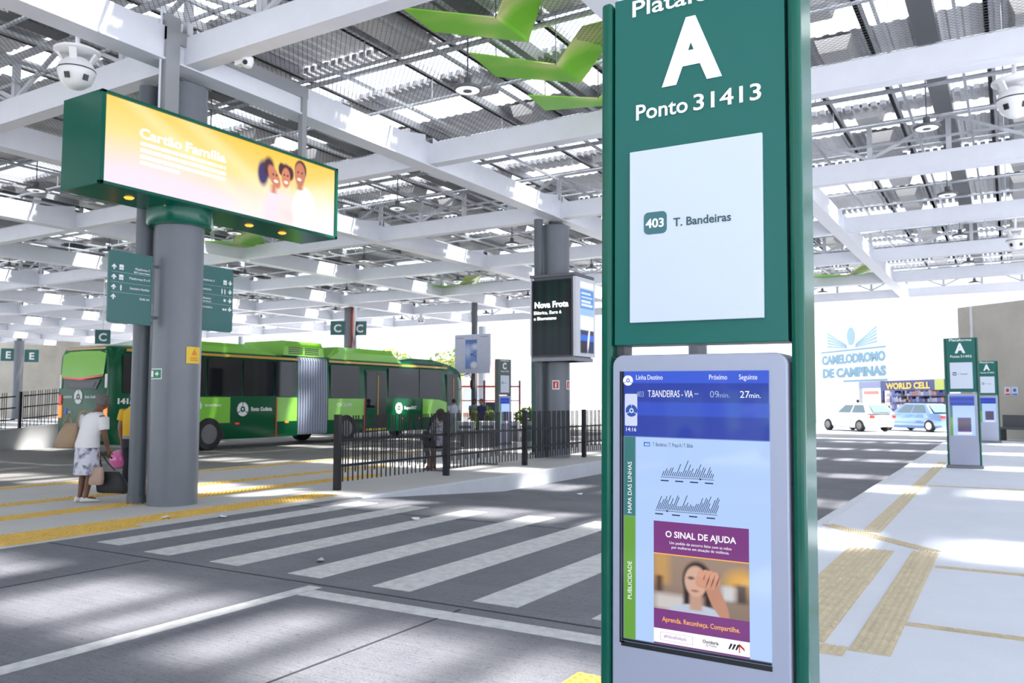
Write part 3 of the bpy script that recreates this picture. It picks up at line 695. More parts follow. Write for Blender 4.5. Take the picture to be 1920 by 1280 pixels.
def wayboard(y0, y1, label, rows, flip):
    w = y1 - y0; b = thing('direction_board', label, 'sign', (-10.5, (y0 + y1) / 2, 2.56), math.pi / 2, 'direction boards on the large column')
    corners = (1, 0, 0, 1) if not flip else (0, 1, 1, 0)
    mb = MB(); mb.prism(rrect(-w / 2, w / 2, 0, 1.0, .05, 5, corners), -.015, .015); mb.build('panel', TEAL, b)
    s = 1 if flip else -1
    for z in (.12, .86): MB().box(min(s * -w / 2, s * (-w / 2 - .12)), max(s * -w / 2, s * (-w / 2 - .12)), -.01, .01, z - .02, z + .02).build('bracket', DARK_STEEL, b)
    ic = MB(); ln = MB(); zs = (.775, .635, .495, .36)
    for i, (txt, kind) in enumerate(rows):
        z = zs[i]; ax = -w / 2 + .075 if not flip else w / 2 - .06; kx = ax + (.11 if not flip else -.1)
        arrow(ic, ax, z, .075, flip)
        if kind == 'bus': bus_icon(ic, kx, z, .075)
        elif kind == 'people':
            for q in range(2 if flip else 1): person_icon(ic, kx - .055 * q, z, .085)
        elif kind == 'sun': ic.sphere((kx, -.002, z), .024, .002, .024, 12, 6)
        elif kind == 'bike':
            for q in (-1, 1): ic.lathe([(.001, 0)], 3) if False else ic.prism([(kx + q * .022 + .018 * math.cos(a), z - .008 + .018 * math.sin(a)) for a in np.arange(0, 6.28, .6)], -.004, 0)
        for j, tline in enumerate(txt):
            text('lettering', tline, .032 if j == 0 else .026, WHITE, b, ((w / 2 - .04, -.016, z - .01 - .045 * j) if not flip else (-w / 2 + .03, -.016, z - .01 - .045 * j)), align='RIGHT' if not flip else 'LEFT', bold=.01)
        if i < 3: ln.box(-w / 2 + .04, w / 2 - .03, -.018, -.015, z - .072, z - .068)
    o = ic.build('pictograms', WHITE, b); o.location = (0, -.015, 0)
    ln.build('rules', mat('pale rule', (.4, .55, .55), .5), b)
wayboard(6.75, 7.42, 'teal direction board left of the large column with up arrows', [(('Plataforma C', 'BRT Leste-Oeste'), 'bus'), (('Plataformas D e E',), 'bus'), (('Sanitário Familiar',), 'people'), (('Saída Sul',), '')], False)
wayboard(8.24, 8.86, 'teal direction board right of the large column with down arrows', [(('Plataforma A',), 'bus'), (('Sanitários',), 'people'), (('Bilheteria', 'Saída Norte'), 'sun'), (('Bicicletário',), 'bike')], True)

# small signs on the columns
def curved_sign(name, label, cx, cy, r, ang, halfw, z0, z1, m, extra=None):
    mb = MB(); n = 8; vs = []
    for k in range(n + 1):
        a = ang + halfw * (2 * k / n - 1)
        for rr in (r + .004, r + .010):
            for z in (z0, z1): vs.append((cx + rr * math.cos(a), cy + rr * math.sin(a), z))
    fs = []
    for k in range(n):
        o = 4 * k; fs += [(o + 2, o + 6, o + 7, o + 3), (o, o + 1, o + 5, o + 4), (o + 1, o + 3, o + 7, o + 5), (o, o + 4, o + 6, o + 2)]
    fs += [(0, 2, 3, 1), (4 * n, 4 * n + 1, 4 * n + 3, 4 * n + 2)]
    mb.add(vs, fs); return tag(mb.build(name, m), label, 'sign')
colang = lambda x, y: math.atan2(-y, -x)
a0 = colang(-10.48, 7.85)
es = curved_sign('exit_sign', 'small green sign with a running figure and arrow on the large column', -10.48, 7.85, .345, a0 - .85, .30, 1.80, 1.95, WHITE)
def flat_child(parent, name, cx, cy, r, ang, m, fn):
    mb = MB(); fn(mb); o = mb.build(name, m, parent)
    o.location = (cx + r * math.cos(ang), cy + r * math.sin(ang), 0); o.rotation_euler = (0, 0, ang + math.pi / 2); return o
e1 = curved_sign('field', 'x', -10.48, 7.85, .350, a0 - .85, .27, 1.812, 1.938, mat('safety green', (.01, .22, .12), .4)); e1.parent = es; del e1['category']; del e1['label']
def ar(mb):
    P = [(.0, -.012), (.035, -.012), (.035, -.035), (.075, 0), (.035, .035), (.035, .012), (0, .012)]; mb.prism([(x + .0, z + 1.875) for x, z in P], -.006, 0); mb.box(-.075, -.035, -.006, 0, 1.83, 1.92); 
flat_child(es, 'arrow', -10.48, 7.85, .360, a0 - .85, WHITE, ar)
ys_ = curved_sign('warning_sign', 'yellow warning notice wrapped on the large column', -10.48, 7.85, .345, a0 + .75, .36, 2.03, 2.27, YELLOW)
def tri(mb): mb.prism([(-.05, 2.15), (.05, 2.15), (0, 2.24)], -.006, 0); mb.box(-.07, .07, -.006, 0, 2.07, 2.085); mb.box(-.06, .06, -.006, 0, 2.10, 2.115)
flat_child(ys_, 'warning_marks', -10.48, 7.85, .352, a0 + .75, mat('orange mark', (.75, .25, .03), .5), tri)
b0 = colang(-10.35, 19.5)
for k, (da, lb) in enumerate(((-.05, 'red and white extinguisher sign facing front on the far column'), (1.05, 'red and white extinguisher sign at the right edge of the far column'))):
    fs_ = curved_sign('extinguisher_sign', lb, -10.35, 19.5, .36, b0 + da, .26, 1.78, 2.02, WHITE)
    e1 = curved_sign('field', 'x', -10.35, 19.5, .364, b0 + da, .19, 1.81, 1.99, RED); e1.parent = fs_; del e1['category']; del e1['label']
    def ext(mb): mb.box(-.018, .018, -.006, 0, 1.83, 1.92); mb.box(-.008, .03, -.006, 0, 1.93, 1.95); mb.box(-.01, .01, -.006, 0, 1.92, 1.96)
    flat_child(fs_, 'pictogram', -10.35, 19.5, .374, b0 + da, WHITE, ext)

# ================================================================ screen box on the second column
nb = thing('screen_box', 'dark box with tall screens wrapped around the second column', 'screen', (-10.05, 18.7, 2.5))
MB().box(-.58, .58, .06, 1.10, 0, 2.24).build('housing', mat('dark grey housing', (.12, .125, .15), .4), nb, bevel=.01)
MB().box(-.66, .66, .0, 1.16, 2.18, 2.26).build('top_frame', mat('dark grey housing', (.12, .125, .15), .4), nb, bevel=.01)
MB().box(-.62, .62, .02, 1.14, .0, .10).build('bottom_frame', mat('mid grey housing', (.28, .29, .33), .4), nb, bevel=.01)
MB().box(-.64, -.60, -.02, .06, .14, 2.18).build('side_fin', WHITE_PAINT, nb)
def nova(U, V):
    C = np.ones(U.shape + (3,)) * srgb(8, 18, 22)
    for u in (.2, .45, .63, .85): C = paint(C, .55 * ell(U, V, u, .75, .07, .6, .8), srgb(14, 52, 46))
    return C
s1 = picture('front_screen', 1.06, 1.93, 40, 60, nova, img_mat('dark screen', .9, .08, .2), nb, (-.56, -.012, .16))
MB().box(-.575, .515, -.010, .06, .145, 2.11).build('screen_bezel', BLACK, nb)
text('screen_text', 'Nova Frota', .155, LW, s1, (.05, -.003, 1.23), width=.985, bold=.03, depth=.001)
text('screen_text', 'Elétrica, Euro 6', .085, LW, s1, (.03, -.003, 1.06), width=.80, bold=.01, depth=.001); text('screen_text', 'e Biometano', .085, LW, s1, (.03, -.003, .91), width=.66, bold=.01, depth=.001)
def blue_ad(U, V):
    C = np.ones(U.shape + (3,)) * srgb(240, 244, 250)
    C = paint(C, rect(U, V, 0, 1, .62, .9), srgb(70, 140, 220)); C = paint(C, rect(U, V, 0, 1, .52, .62), srgb(150, 190, 230)); C = paint(C, rect(U, V, 0, 1, 0, .33), srgb(30, 40, 90))
    C = paint(C, rect(U, V, 0, 1, .17, .26), srgb(40, 110, 220)); C = paint(C, ell(U, V, .6, .2, .06, .2, .3, -.5), srgb(250, 250, 255)); C = paint(C, rect(U, V, 0, .5, 0, .17), srgb(25, 24, 50))
    for k in range(4): C = paint(C, rect(U, V, .08, .9 - .12 * (k % 2), .66 + .055 * k, .685 + .055 * k), srgb(230, 240, 255))
    return C
MB().box(.60, .68, .02, 1.14, .12, 2.16).build('white_side', WHITE_PAINT, nb)
picture('side_screen', .80, 1.86, 30, 60, blue_ad, img_mat('blue advert screen', 1.0, .2), nb, (.683, .26, .2), math.pi / 2)

# ================================================================ black railing with uneven bars
def bars_section(root, L, z_of, nb_, first, rails=(.40, .82), top=1.24, deep=.13, short=.28, pitch=.25):
    n = int((L - .2) / pitch)
    for r in rails: MB().bar((0, .10, r + z_of(.1)), (0, L - .06, r + z_of(L)), .03, .04).build('rail', BLACK_STEEL, root)
    protos = {}
    for g in range(n):
        for q in range(3):
            y = first + g * pitch + q * .066
            if y > L - .06: continue
            z0 = deep if q != 1 else short; key = q == 1
            if key not in protos:
                o = MB().box(-.010, .010, -.008, .008, z0, top).build('bar', BLACK_STEEL, root); protos[key] = o
            else:
                o = protos[key].copy(); COL.objects.link(o); o.parent = root
            o.location = (0, y, z_of(y))
names = ['nearest the crosswalk with the thick end post', 'second from the crosswalk, in front of the bench', 'third from the crosswalk', 'fourth, in front of the far column', 'farthest one in view behind the near totem']
for k in range(5):
    rt = thing('railing_section', 'black steel railing section, ' + names[k], 'railing', (-9.7, 10.45 + 3.12 * k, 0), 0, 'railing along the median')
    MB().box(-.055, .055, -.045, .045, 0, 1.26).build('post', BLACK_STEEL, rt, bevel=.004)
    bars_section(rt, 3.12, lambda y: 0, 0, .13)

# ================================================================ hanging green folded sculptures
KG = bpy.data.materials.new('painted green sheet'); KG.use_nodes = True
nt = KG.node_tree; b = nt.nodes['Principled BSDF']; b.inputs['Roughness'].default_value = .28
tc = nt.nodes.new('ShaderNodeTexCoord'); n1 = nt.nodes.new('ShaderNodeTexNoise'); n1.inputs['Scale'].default_value = 1.3; n1.inputs['Detail'].default_value = 1
rp = nt.nodes.new('ShaderNodeValToRGB'); e = rp.color_ramp.elements; e[0].position = .44; e[0].color = (.17, .50, .02, 1); e[1].position = .66; e[1].color = (.55, .62, .22, 1)
x_ = e.new(.55); x_.color = (.26, .56, .06, 1)
nt.links.new(tc.outputs['Object'], n1.inputs['Vector']); nt.links.new(n1.outputs['Fac'], rp.inputs[0]); nt.links.new(rp.outputs[0], b.inputs['Base Color'])
def sheet(mb, pts, th=.02):
    P = [Vector(p) for p in pts]; nrm = (P[1] - P[0]).cross(P[2] - P[0]).normalized() * th
    n = len(P); vs = P + [p + nrm for p in P]
    mb.add(vs, [tuple(range(n - 1, -1, -1)), tuple(range(n, 2 * n))] + [(i, (i + 1) % n, n + (i + 1) % n, n + i) for i in range(n)])
def sculpture(label, base, wings):
    t = thing('hanging_sculpture', label, 'sculpture', base, 0, 'green folded sculptures under the roof')
    for wv in wings:
        mb = MB(); sheet(mb, [tuple(Vector(p) - Vector(base)) for p in wv]); mb.build('wing', KG, t)
    mb = MB(); c = Vector(wings[0][1]) - Vector(base)
    mb.cyl(c, c + Vector((0, 0, 7.6 - wings[0][1][2])), .008, n=5); c2 = Vector(wings[0][3]) - Vector(base); mb.cyl(c2, c2 + Vector((0, 0, 7.6 - wings[0][3][2])), .008, n=5)
    mb.build('suspension_wire', DARK_STEEL, t)
    return t
A1 = [(-6.82, 8.46, 6.75), (-5.89, 9.35, 6.75), (-5.89, 10.25, 6.75), (-6.88, 9.26, 6.75)]
B1 = [(-5.89, 9.35, 6.75), (-5.47, 9.05, 7.05), (-4.85, 9.1, 7.1), (-5.89, 10.25, 6.75)]
sculpture('topmost green folded sculpture hung beside the near totem', (-5.9, 9.6, 6.75), [A1, B1])
A2 = [(-6.85, 10.13, 6.75), (-5.93, 11.19, 6.75), (-5.93, 12.06, 6.75), (-6.99, 11.11, 6.75)]
B2 = [(-5.93, 11.19, 6.75), (-5.30, 10.85, 7.08), (-4.95, 10.98, 7.15), (-5.05, 11.4, 7.05), (-5.93, 12.06, 6.75)]
sculpture('second green folded sculpture from the top beside the near totem', (-5.95, 11.4, 6.75), [A2, B2])
A3 = [(-6.96, 12.1, 6.75), (-5.98, 12.86, 6.75), (-6.0, 13.25, 6.75), (-7.06, 12.9, 6.75)]
B3 = [(-5.98, 12.86, 6.75), (-5.3, 12.7, 7.08), (-5.0, 13.2, 7.1), (-6.0, 13.25, 6.75)]
sculpture('lowest of the three green sculptures, partly behind the near totem', (-6, 13, 6.75), [A3, B3])
def far_sc(dx, dy, label, k=1.5):
    W_ = [[(k * (p[0] + 5.9) + dx, k * (p[1] - 9.6) + dy, p[2] - .1) for p in q] for q in (A1, B1)]
    sculpture(label, (dx, dy, 6.65), W_)
far_sc(-21.6, 18.6, 'far green sculpture below the right half of the orange screen'); far_sc(-21.3, 31.0, 'small far green sculpture above the map board'); far_sc(-5.6, 36.6, 'far yellow green sculpture at the right of the near totem')
far_sc(-23.6, 20.4, 'far pale green sculpture just right of the large column', 1.2)

# ================================================================ lamps and cameras
LAMPG = mat('lamp glass', (.9, .92, .95), .4, emit=.6)
def make_lamp(loc, label):
    t = thing('high_bay_lamp', label, 'lamp', loc, 0, 'round lamps under the roof')
    MB().lathe([(.17, -.01), (.22, 0), (.235, .03), (.2, .05), (.1, .09)], 28).build('reflector', DARK_STEEL, t, smooth=True)
    MB().lathe([(.165, -.012), (.19, -.006)], 28).build('lens', LAMPG, t); MB().lathe([(.07, -.02), (.07, .0)], 16).build('driver_disc', DARK_STEEL, t)
    MB().cyl((0, 0, .09), (0, 0, .2), .06, n=12).cyl((0, 0, .2), (0, 0, 1.2), .012, n=6).build('hanger', DARK_STEEL, t)
    return t
lamp0 = None
for i, x in enumerate((-1.12, -7.2, -13.3, -19.4, -25.5, -31.6)):
    for j, y in enumerate((10.6, 16.4, 22.1, 27.9, 33.7, 39.5)):
        if i == 0 and j == 0: continue
        lb = 'round black rimmed lamp hanging %s, %s of its row' % (['over the right platform', 'over the near road', 'over the median', 'over the bus', 'beyond the bus', 'over the far lanes'][i], ['nearest', 'second', 'third', 'fourth', 'fifth', 'farthest'][j])
        if lamp0 is None: lamp0 = make_lamp((x, y, 6.40), lb)
        else:
            c = copy_tree(lamp0); c.location = (x, y, 6.40); c['label'] = lb
CAMW = mat('camera white plastic', (.8, .8, .82), .3)
def ptz(loc, label, s=1.0):
    t = thing('dome_camera', label, 'camera', loc, 0, 'white dome cameras'); t.scale = (s, s, s)
    MB().lathe([(.001, -.235), (.10, -.215), (.19, -.14), (.235, -.02), (.238, .02), (.215, .10), (.14, .18), (.001, .2)], 32).build('dome', CAMW, t, smooth=True)
    MB().lathe([(.23, .016), (.2415, .018), (.2415, .032), (.23, .034)], 32).build('seam', BLACK, t)
    MB().lathe([(.27, .26), (.29, .275), (.29, .30), (.27, .31)], 32).build('mount_plate', CAMW, t, smooth=True)
    for k in range(4): a = R(45 + 90 * k); MB().bar((.16 * math.cos(a), .16 * math.sin(a), .12), (.25 * math.cos(a), .25 * math.sin(a), .29), .09, .03).build('bracket', CAMW, t)
    for da in (-.55, .55): 
        a = math.atan2(-loc[1], -loc[0]) + da; o = MB().box(-.03, .03, -.006, .03, -.05, .03).build('lens_window', BLACK, t)
        o.location = (.225 * math.cos(a), .225 * math.sin(a), -.10); o.rotation_euler = (.35, 0, a + math.pi / 2)
    MB().cyl((0, 0, .3), (0, 0, .95), .03, n=10).build('drop_pole', CAMW, t)
    return t
ptz((-10.7, 6.32, 5.93), 'white dome camera at upper left above the orange screen')
ptz((.22, 14.0, 5.88), 'white dome camera at the right edge, upper one', 1.05)
ptz((.29, 26.6, 5.88), 'white dome camera at the right edge, lower and farther one', 1.05)
ptz((-27.9, 36.55, 5.95), 'small far white dome camera to the right of the C signs', .9)
sm = thing('bullet_camera', 'small white eyeball camera under the beam right of the grey frame', 'camera', (-9.02, 7.78, 6.24), 0)
MB().lathe([(.001, -.09), (.06, -.07), (.085, 0), (.08, .06)], 20).build('housing', CAMW, sm, smooth=True); MB().sphere((.03, -.07, -.03), .035, n=12, m=8).build('lens', BLACK, sm)
MB().box(-.22, -.06, -.05, .05, -.02, .07).build('base', CAMW, sm, bevel=.01); MB().tube([(-.2, 0, .03), (-.3, -.05, .05), (-.38, -.06, .2), (-.36, -.08, .4), (-.42, -.1, .6)], .012, 6).build('cable', BLACK, sm)

# platform letter signs on the far columns
def letter_sign(letter, loc, rz, label, s=.62):
    t = thing('platform_sign', label, 'sign', loc, rz, 'platform letter signs')
    MB().box(-s / 2, s / 2, -.02, .02, 0, s).build('panel', TEAL, t); text('letter', letter, s * .55, WHITE, t, (0, -.021, s * .22), align='CENTER', bold=.03); return t
letter_sign('C', (-31.70, 34.0, 5.08), .6, 'teal C sign left of the distant column', .78); letter_sign('C', (-30.75, 34.75, 5.08), .35, 'teal C sign right of the distant column', .78)
letter_sign('E', (-68.0, 35.5, 4.6), .9, 'teal E sign left of the far left column', 1.0); letter_sign('E', (-67.2, 36.9, 4.55), .9, 'teal E sign right of the far left column', 1.0)
ls_ = letter_sign('C', (-30.07, 19.2, 3.67), .9, 'small teal C sign above the rear of the bus', .55)
MB().cyl((0, 0, .55), (0, 0, 2.66), .02, n=8).build('hanger', GALV, ls_)
# ================================================================ articulated bus
BG = mat('bus dark green', (0.004, 0.10, 0.04), .16, spec=.3)
BL = mat('bus lime green', (0.23, 0.60, 0.05), .18, coat=.2)
BO = mat('bus amber stripe', (0.62, 0.32, 0.03), .25, coat=.4)
GLASS = mat('dark bus glass', (0.010, 0.012, 0.016), .04, spec=.5)
RUB = mat('tyre rubber', (0.018, 0.018, 0.02), .75)
RIM = mat('wheel rim grey', (0.17, 0.175, 0.185), .35, .5)
BELLOW = mat('bellows grey vinyl', (0.33, 0.37, 0.47), .45)
LAMPO = mat('lit orange tail lamp', (1.0, .2, .03), .3, emit=1.3)
LAMPR = mat('red lamp', (.75, .03, .02), .25, emit=.35)
REDLINE = mat('bus red stripe', (.55, .03, .02), .3)
bus = thing('articulated_bus', 'green articulated bus with grey bellows standing in the bus lane', 'bus', (-23.25, 14.3, -.10))
def bus_ring(y, hw, z0, z1, r=.16, tumble=.06):
    P = []
    pts = [(-hw, z0), (hw, z0), (hw, 1.75), (hw - tumble * .6, 2.7)]
    P = [(-hw + .03, y, z0), (hw - .03, y, z0), (hw, y, z0 + .08), (hw, y, 1.7), (hw - .03, y, 2.5), (hw - tumble, y, z1 - r), (hw - tumble - r * .4, y, z1 - r * .3), (hw - tumble - r * 1.2, y, z1),
         (-hw + tumble + r * 1.2, y, z1), (-hw + tumble + r * .4, y, z1 - r * .3), (-hw + tumble, y, z1 - r), (-hw + .03, y, 2.5), (-hw, y, 1.7), (-hw, y, z0 + .08)]
    return P
def bus_body(name, ys, label=None):
    mb = MB(); mb.loft([bus_ring(*q) for q in ys][::1]); o = mb.build(name, BG, bus, smooth=True)
    bm = bmesh.new(); bm.from_mesh(o.data); bmesh.ops.recalc_face_normals(bm, faces=bm.faces); bm.to_mesh(o.data); bm.free(); return o
rear = bus_body('rear_body', [(.0, 1.20, .42, 3.02), (.06, 1.225, .36, 3.12), (.1, 1.235, .34, 3.16), (.35, 1.25, .32, 3.2), (7.3, 1.25, .32, 3.2)])
front = bus_body('front_body', [(8.8, 1.25, .32, 3.2), (16.6, 1.25, .32, 3.2), (17.4, 1.22, .33, 3.12), (17.85, 1.14, .35, 2.95), (18.02, 1.05, .42, 2.6)])
mb = MB(); n = 12
for k in range(n):
    y0 = 7.28 + 1.54 * k / n; y1 = y0 + 1.54 / n; rings = []
    for q, s in ((0, -.05), (.3, .035), (.7, .035), (1, -.05)): rings.append(bus_ring(y0 + (y1 - y0) * q, 1.23 + s, .40 - s, 3.14 + s, .14, .03))
    mb.loft(rings)
o = mb.build('bellows', BELLOW, bus); bm = bmesh.new(); bm.from_mesh(o.data); bmesh.ops.recalc_face_normals(bm, faces=bm.faces); bm.to_mesh(o.data); bm.free()
HW = 1.25
def side_panel(name, y0, y1, z0, z1, m, parent, th=.008, r=.0):
    mb = MB(); poly = rrect(y0, y1, z0, z1, r, 4) if r else [(y0, z0), (y1, z0), (y1, z1), (y0, z1)]
    mb.prism(poly, -th, .0); o = mb.build(name, m, parent); o.location = (HW + .001, 0, 0); o.rotation_euler = (0, 0, math.pi / 2); return o
side_panel('lime_panel', 2.25, 4.28, .86, 1.70, BL, rear); side_panel('lime_panel', 6.32, 7.26, .86, 1.70, BL, rear)
side_panel('lime_panel', 8.84, 10.85, .86, 1.66, BL, front)
mb = MB(); mb.prism([(14.7, .86), (17.35, .86), (17.3, 1.15), (16.8, 1.45), (15.9, 1.62), (14.7, 1.66)], -.008, 0); o = mb.build('lime_panel', BL, front); o.location = (HW + .001, 0, 0); o.rotation_euler = (0, 0, math.pi / 2)
for y, p in ((6.26, rear), (10.86, front)): side_panel('red_stripe', y, y + .06, .34, 1.70, REDLINE, p, .01)
side_panel('amber_strip', .5, 7.25, 3.02, 3.10, BO, rear, .02); side_panel('amber_strip', 8.85, 16.5, 3.02, 3.10, BO, front, .02)
for k, (y0, y1) in enumerate(((.40, 1.75), (1.9, 3.3), (3.36, 4.75), (4.81, 6.15), (6.2, 7.2))):
    side_panel('window', y0, y1, 1.74 if k else 1.80, 2.96, GLASS, rear, .012, .06)
for y0, y1 in ((8.95, 10.55), (12.35, 14.4), (14.45, 16.1)): side_panel('window', y0, y1, 1.70, 2.94, GLASS, front, .012, .06)
def door_at(y0, y1):
    d = side_panel('door', y0, y1, .42, 2.80, BLACK, front, .006)
    for a, b in ((y0 + .05, (y0 + y1) / 2 - .03),):
        mb = MB(); mb.prism(rrect(a, b, 1.3, 2.72, .04), -.02, -.006); mb.build('door_glass', GLASS, d)
        mb = MB(); mb.box(a, b, -.02, -.006, .5, 1.28); mb.build('door_leaf', BG, d)
    mb = MB(); mb.box(y0, y1, -.03, 0, .40, .47); mb.build('step_edge', YELLOW, d)
    mb = MB(); mb.box((y0 + y1) / 2 + .1, (y0 + y1) / 2 + .13, -.02, 0, .6, 2.6); mb.build('grab_rail', YELLOW, d); return d
door_at(10.95, 12.22); door_at(16.45, 17.35)

# wheels
def wheel(parent, y, name='wheel', r=.52):
    mb = MB(); T = Matrix.Rotation(math.pi / 2, 4, 'Y')
    mb.T = T; mb.lathe([(.30, -.14), (r - .03, -.14), (r, -.10), (r, .10), (r - .03, .14), (.315, .14), (.30, .02), (.001, .02)], 32)
    o = mb.build(name, RUB, parent, smooth=True); o.location = (1.12, y, r)
    mb = MB(); mb.T = T; mb.lathe([(.001, .05), (.10, .05), (.12, .10), (.16, .10), (.2, .06), (.26, .06), (.31, .125), (.315, .13)], 28); mb.build('rim', RIM, o, smooth=True)
    mb = MB()
    for k in range(8): a = k * math.pi / 4; mb.cyl((.105, .13 * math.cos(a), .13 * math.sin(a)), (.125, .13 * math.cos(a), .13 * math.sin(a)), .014, n=6)
    mb.build('wheel_nuts', GALV, o)
    mb = MB(); a = np.linspace(0, math.pi, 15); P = [(y + (r + .13) * math.cos(t), .34 + (r + .05) * math.sin(t)) for t in a]
    mb.prism(P, -.010, 0); w_ = mb.build('wheel_arch', BLACK, parent); w_.location = (HW - .004, 0, 0); w_.rotation_euler = (0, 0, math.pi / 2)
    o.location.x = 1.16; return o
wheel(bus, 3.45); wheel(bus, 9.85); wheel(bus, 15.75)
for y in (3.45, 9.85, 15.75):
    mb = MB(); mb.T = Matrix.Rotation(math.pi / 2, 4, 'Y'); mb.lathe([(.3, -.14), (.52, -.12), (.52, .12), (.3, .14)], 24); o = mb.build('wheel', RUB, bus); o.location = (-1.1, y, .52)
# logos and lettering on the side
BW = mat('bus white decal', (.85, .87, .86), .35)
def on_side(o, y, z): o.location = (HW + .012, y, z); o.rotation_euler = (0, 0, math.pi / 2)
l = ring_logo('ring_logo', rear, (0, 0, 0), .235, BW, BW); on_side(l, 4.80, 1.30); l.children[0].location = (0, 0, 0)
l = ring_logo('ring_logo', front, (0, 0, 0), .235, BW, BW); on_side(l, 13.05, 1.27)
def side_text(s, y, z, h, p, width=None, bold=.02): return text('lettering', s, h, BW, p, (HW + .012, y, z), rz=math.pi / 2, bold=bold, width=width, depth=.004)
side_text('1415', .22, 1.50, .155, rear, .52, .05); side_text('Rmtc Goiânia', 5.15, 1.24, .13, rear, .92, .03); side_text('SuperBRT', 13.4, 1.22, .13, front, .85, .03)
side_text('BIOMETANO', 3.28, 1.40, .075, rear, .62); side_text('CICLAR', 9.3, 1.38, .11, front, .9, .02)
mb = MB(); mb.prism([(0, -.12), (.09, -.08), (.11, .02), (.06, .12), (.0, .22), (-.06, .10), (-.11, .02), (-.09, -.08)], -.004, 0); mb.prism([(0, -.07), (.05, -.03), (.0, .08), (-.05, -.03)], -.006, -.004, 1)
o = mb.build('flame_logo', [BW, BL], rear); on_side(o, 3.05, 1.42)
for y, p in ((4.5, rear), (6.7, rear), (9.2, front), (13.2, front), (14.4, front)): side_panel('marker_light', y, y + .16, .80, .86, LAMPO if y in (6.7, 9.2) else LAMPR, p, .014)
# roof units
def roof_box(name, y0, y1, w, z0, z1, m, taper=.5):
    mb = MB(); mb.loft([[(-w, y, z0), (w, y, z0), (w, y, z0 + (z - z0) * .6), (w - .12, y, z), (-w + .12, y, z), (-w, y, z0 + (z - z0) * .6)] for y, z in ((y0, z0 + .08), (y0 + taper, z1), (y1 - taper, z1), (y1, z0 + .08))])
    o = mb.build(name, m, bus); bm = bmesh.new(); bm.from_mesh(o.data); bmesh.ops.recalc_face_normals(bm, faces=bm.faces); bm.to_mesh(o.data); bm.free(); return o
roof_box('rear_fairing', .9, 6.4, 1.05, 3.16, 3.50, BL, 1.2); roof_box('front_fairing', 9.1, 13.4, 1.05, 3.16, 3.66, BL, .5); roof_box('front_cowl', 12.6, 17.4, 1.0, 3.1, 3.42, BG, 1.6)
ac = roof_box('air_conditioner', 6.7, 8.75, 1.1, 3.2, 3.74, BL, .06)
mb = MB()
for k in range(4):
    for (a, b) in ((6.95, 7.65), (7.75, 8.45)): mb.box(1.08, 1.112, a, b, 3.27 + .07 * k, 3.30 + .07 * k)
mb.build('vent_slots', BLACK, ac)
# rear face
def rear_poly(name, pts, m, parent, y0=-.012, y1=.05): mb = MB(); mb.prism(pts, y0, y1); return mb.build(name, m, parent)
rg = MB(); rings = [[(-1.0 + .0 * t, -.02 + .16 * t, 2.33 + .70 * t) for t in (0,)]]
mb = MB(); mb.add([(-1.06, -.05, 2.30), (0, -.07, 2.24), (1.04, -.05, 2.34), (1.06, .005, 3.02), (0, -.01, 3.04), (-1.06, .005, 3.02)], [(0, 1, 4, 5), (1, 2, 3, 4)])
mb.add([(-1.06, .12, 2.30), (1.04, .12, 2.34), (1.06, .12, 3.02), (-1.06, .12, 3.02)], [(3, 2, 1, 0)])
mb.build('lime_rear_panel', BL, rear)
mb = MB(); mb.box(-.95, .95, .04, .2, 3.06, 3.14); mb.build('roof_marker_strip', BO, rear)
mb = MB(); mb.add([(-1.0, -.045, 2.25), (0, -.075, 2.19), (1.0, -.045, 2.29), (1.0, -.045, 2.32), (0, -.075, 2.25), (-1.0, -.045, 2.29)], [(0, 1, 4, 5), (1, 2, 3, 4)]); mb.build('brake_light', LAMPR, rear)
rear_poly('rear_recess', [(-.75, 1.93), (.65, 1.93), (.85, 2.2), (-.92, 2.2)], BLACK, rear, -.025); rear_poly('rear_recess_glass', [(-.62, 1.98), (.5, 1.98), (.66, 2.13), (-.75, 2.13)], GLASS, rear, -.035)
for s, x in ((-1, -1.12), (1, 1.12)):
    mb = MB(); mb.prism(rrect(x - .07, x + .07, 1.08, 1.45, .04), -.03, .06); mb.build('tail_light', LAMPO, rear)
    mb = MB(); mb.prism(rrect(x - .06, x + .06, 1.48, 1.75, .04), -.03, .06); mb.build('tail_light', LAMPR, rear)
    mb = MB(); mb.prism(rrect(x - .045, x + .045, 1.95, 2.35, .03), -.03, .06); mb.build('reflector', BW, rear)
l = ring_logo('ring_logo', rear, (-.22, -.012, 1.70), .21, BW, BW)
text('lettering', 'Rmtc Goiânia', .085, BW, rear, (.1, -.01, 1.66), width=.62, bold=.02, depth=.004); text('lettering', 'BIOMETANO', .07, BW, rear, (-.98, -.01, 1.66), width=.45, bold=.02, depth=.004); text('lettering', '1415', .06, BW, rear, (-.72, -.01, 1.22), bold=.03, depth=.004)
rear_poly('access_sticker', rrect(-.92, -.78, 1.18, 1.36, .01), mat('blue sticker', (.05, .15, .55), .4), rear, -.012, 0.02)
mb = MB(); mb.box(-1.1, 1.1, -.02, .2, .42, .62); mb.build('rear_bumper', BG, rear, bevel=.02)
mb = MB(); mb.tube([(1.2, 17.75, 2.75), (1.45, 18.0, 2.85), (1.5, 18.15, 2.6)], .025, 8); mb.sphere((1.5, 18.18, 2.35), .10, .08, .26, 14, 10); mb.build('mirror', BLACK, front, smooth=True)

# the bus standing behind the viewpoint, mirrored in the near totem's screen
bus2 = copy_tree(bus); bus2.location = (-6.35, -19.3, 0); bus2['label'] = 'green bus standing behind the viewpoint, seen only mirrored in the near totem screen'

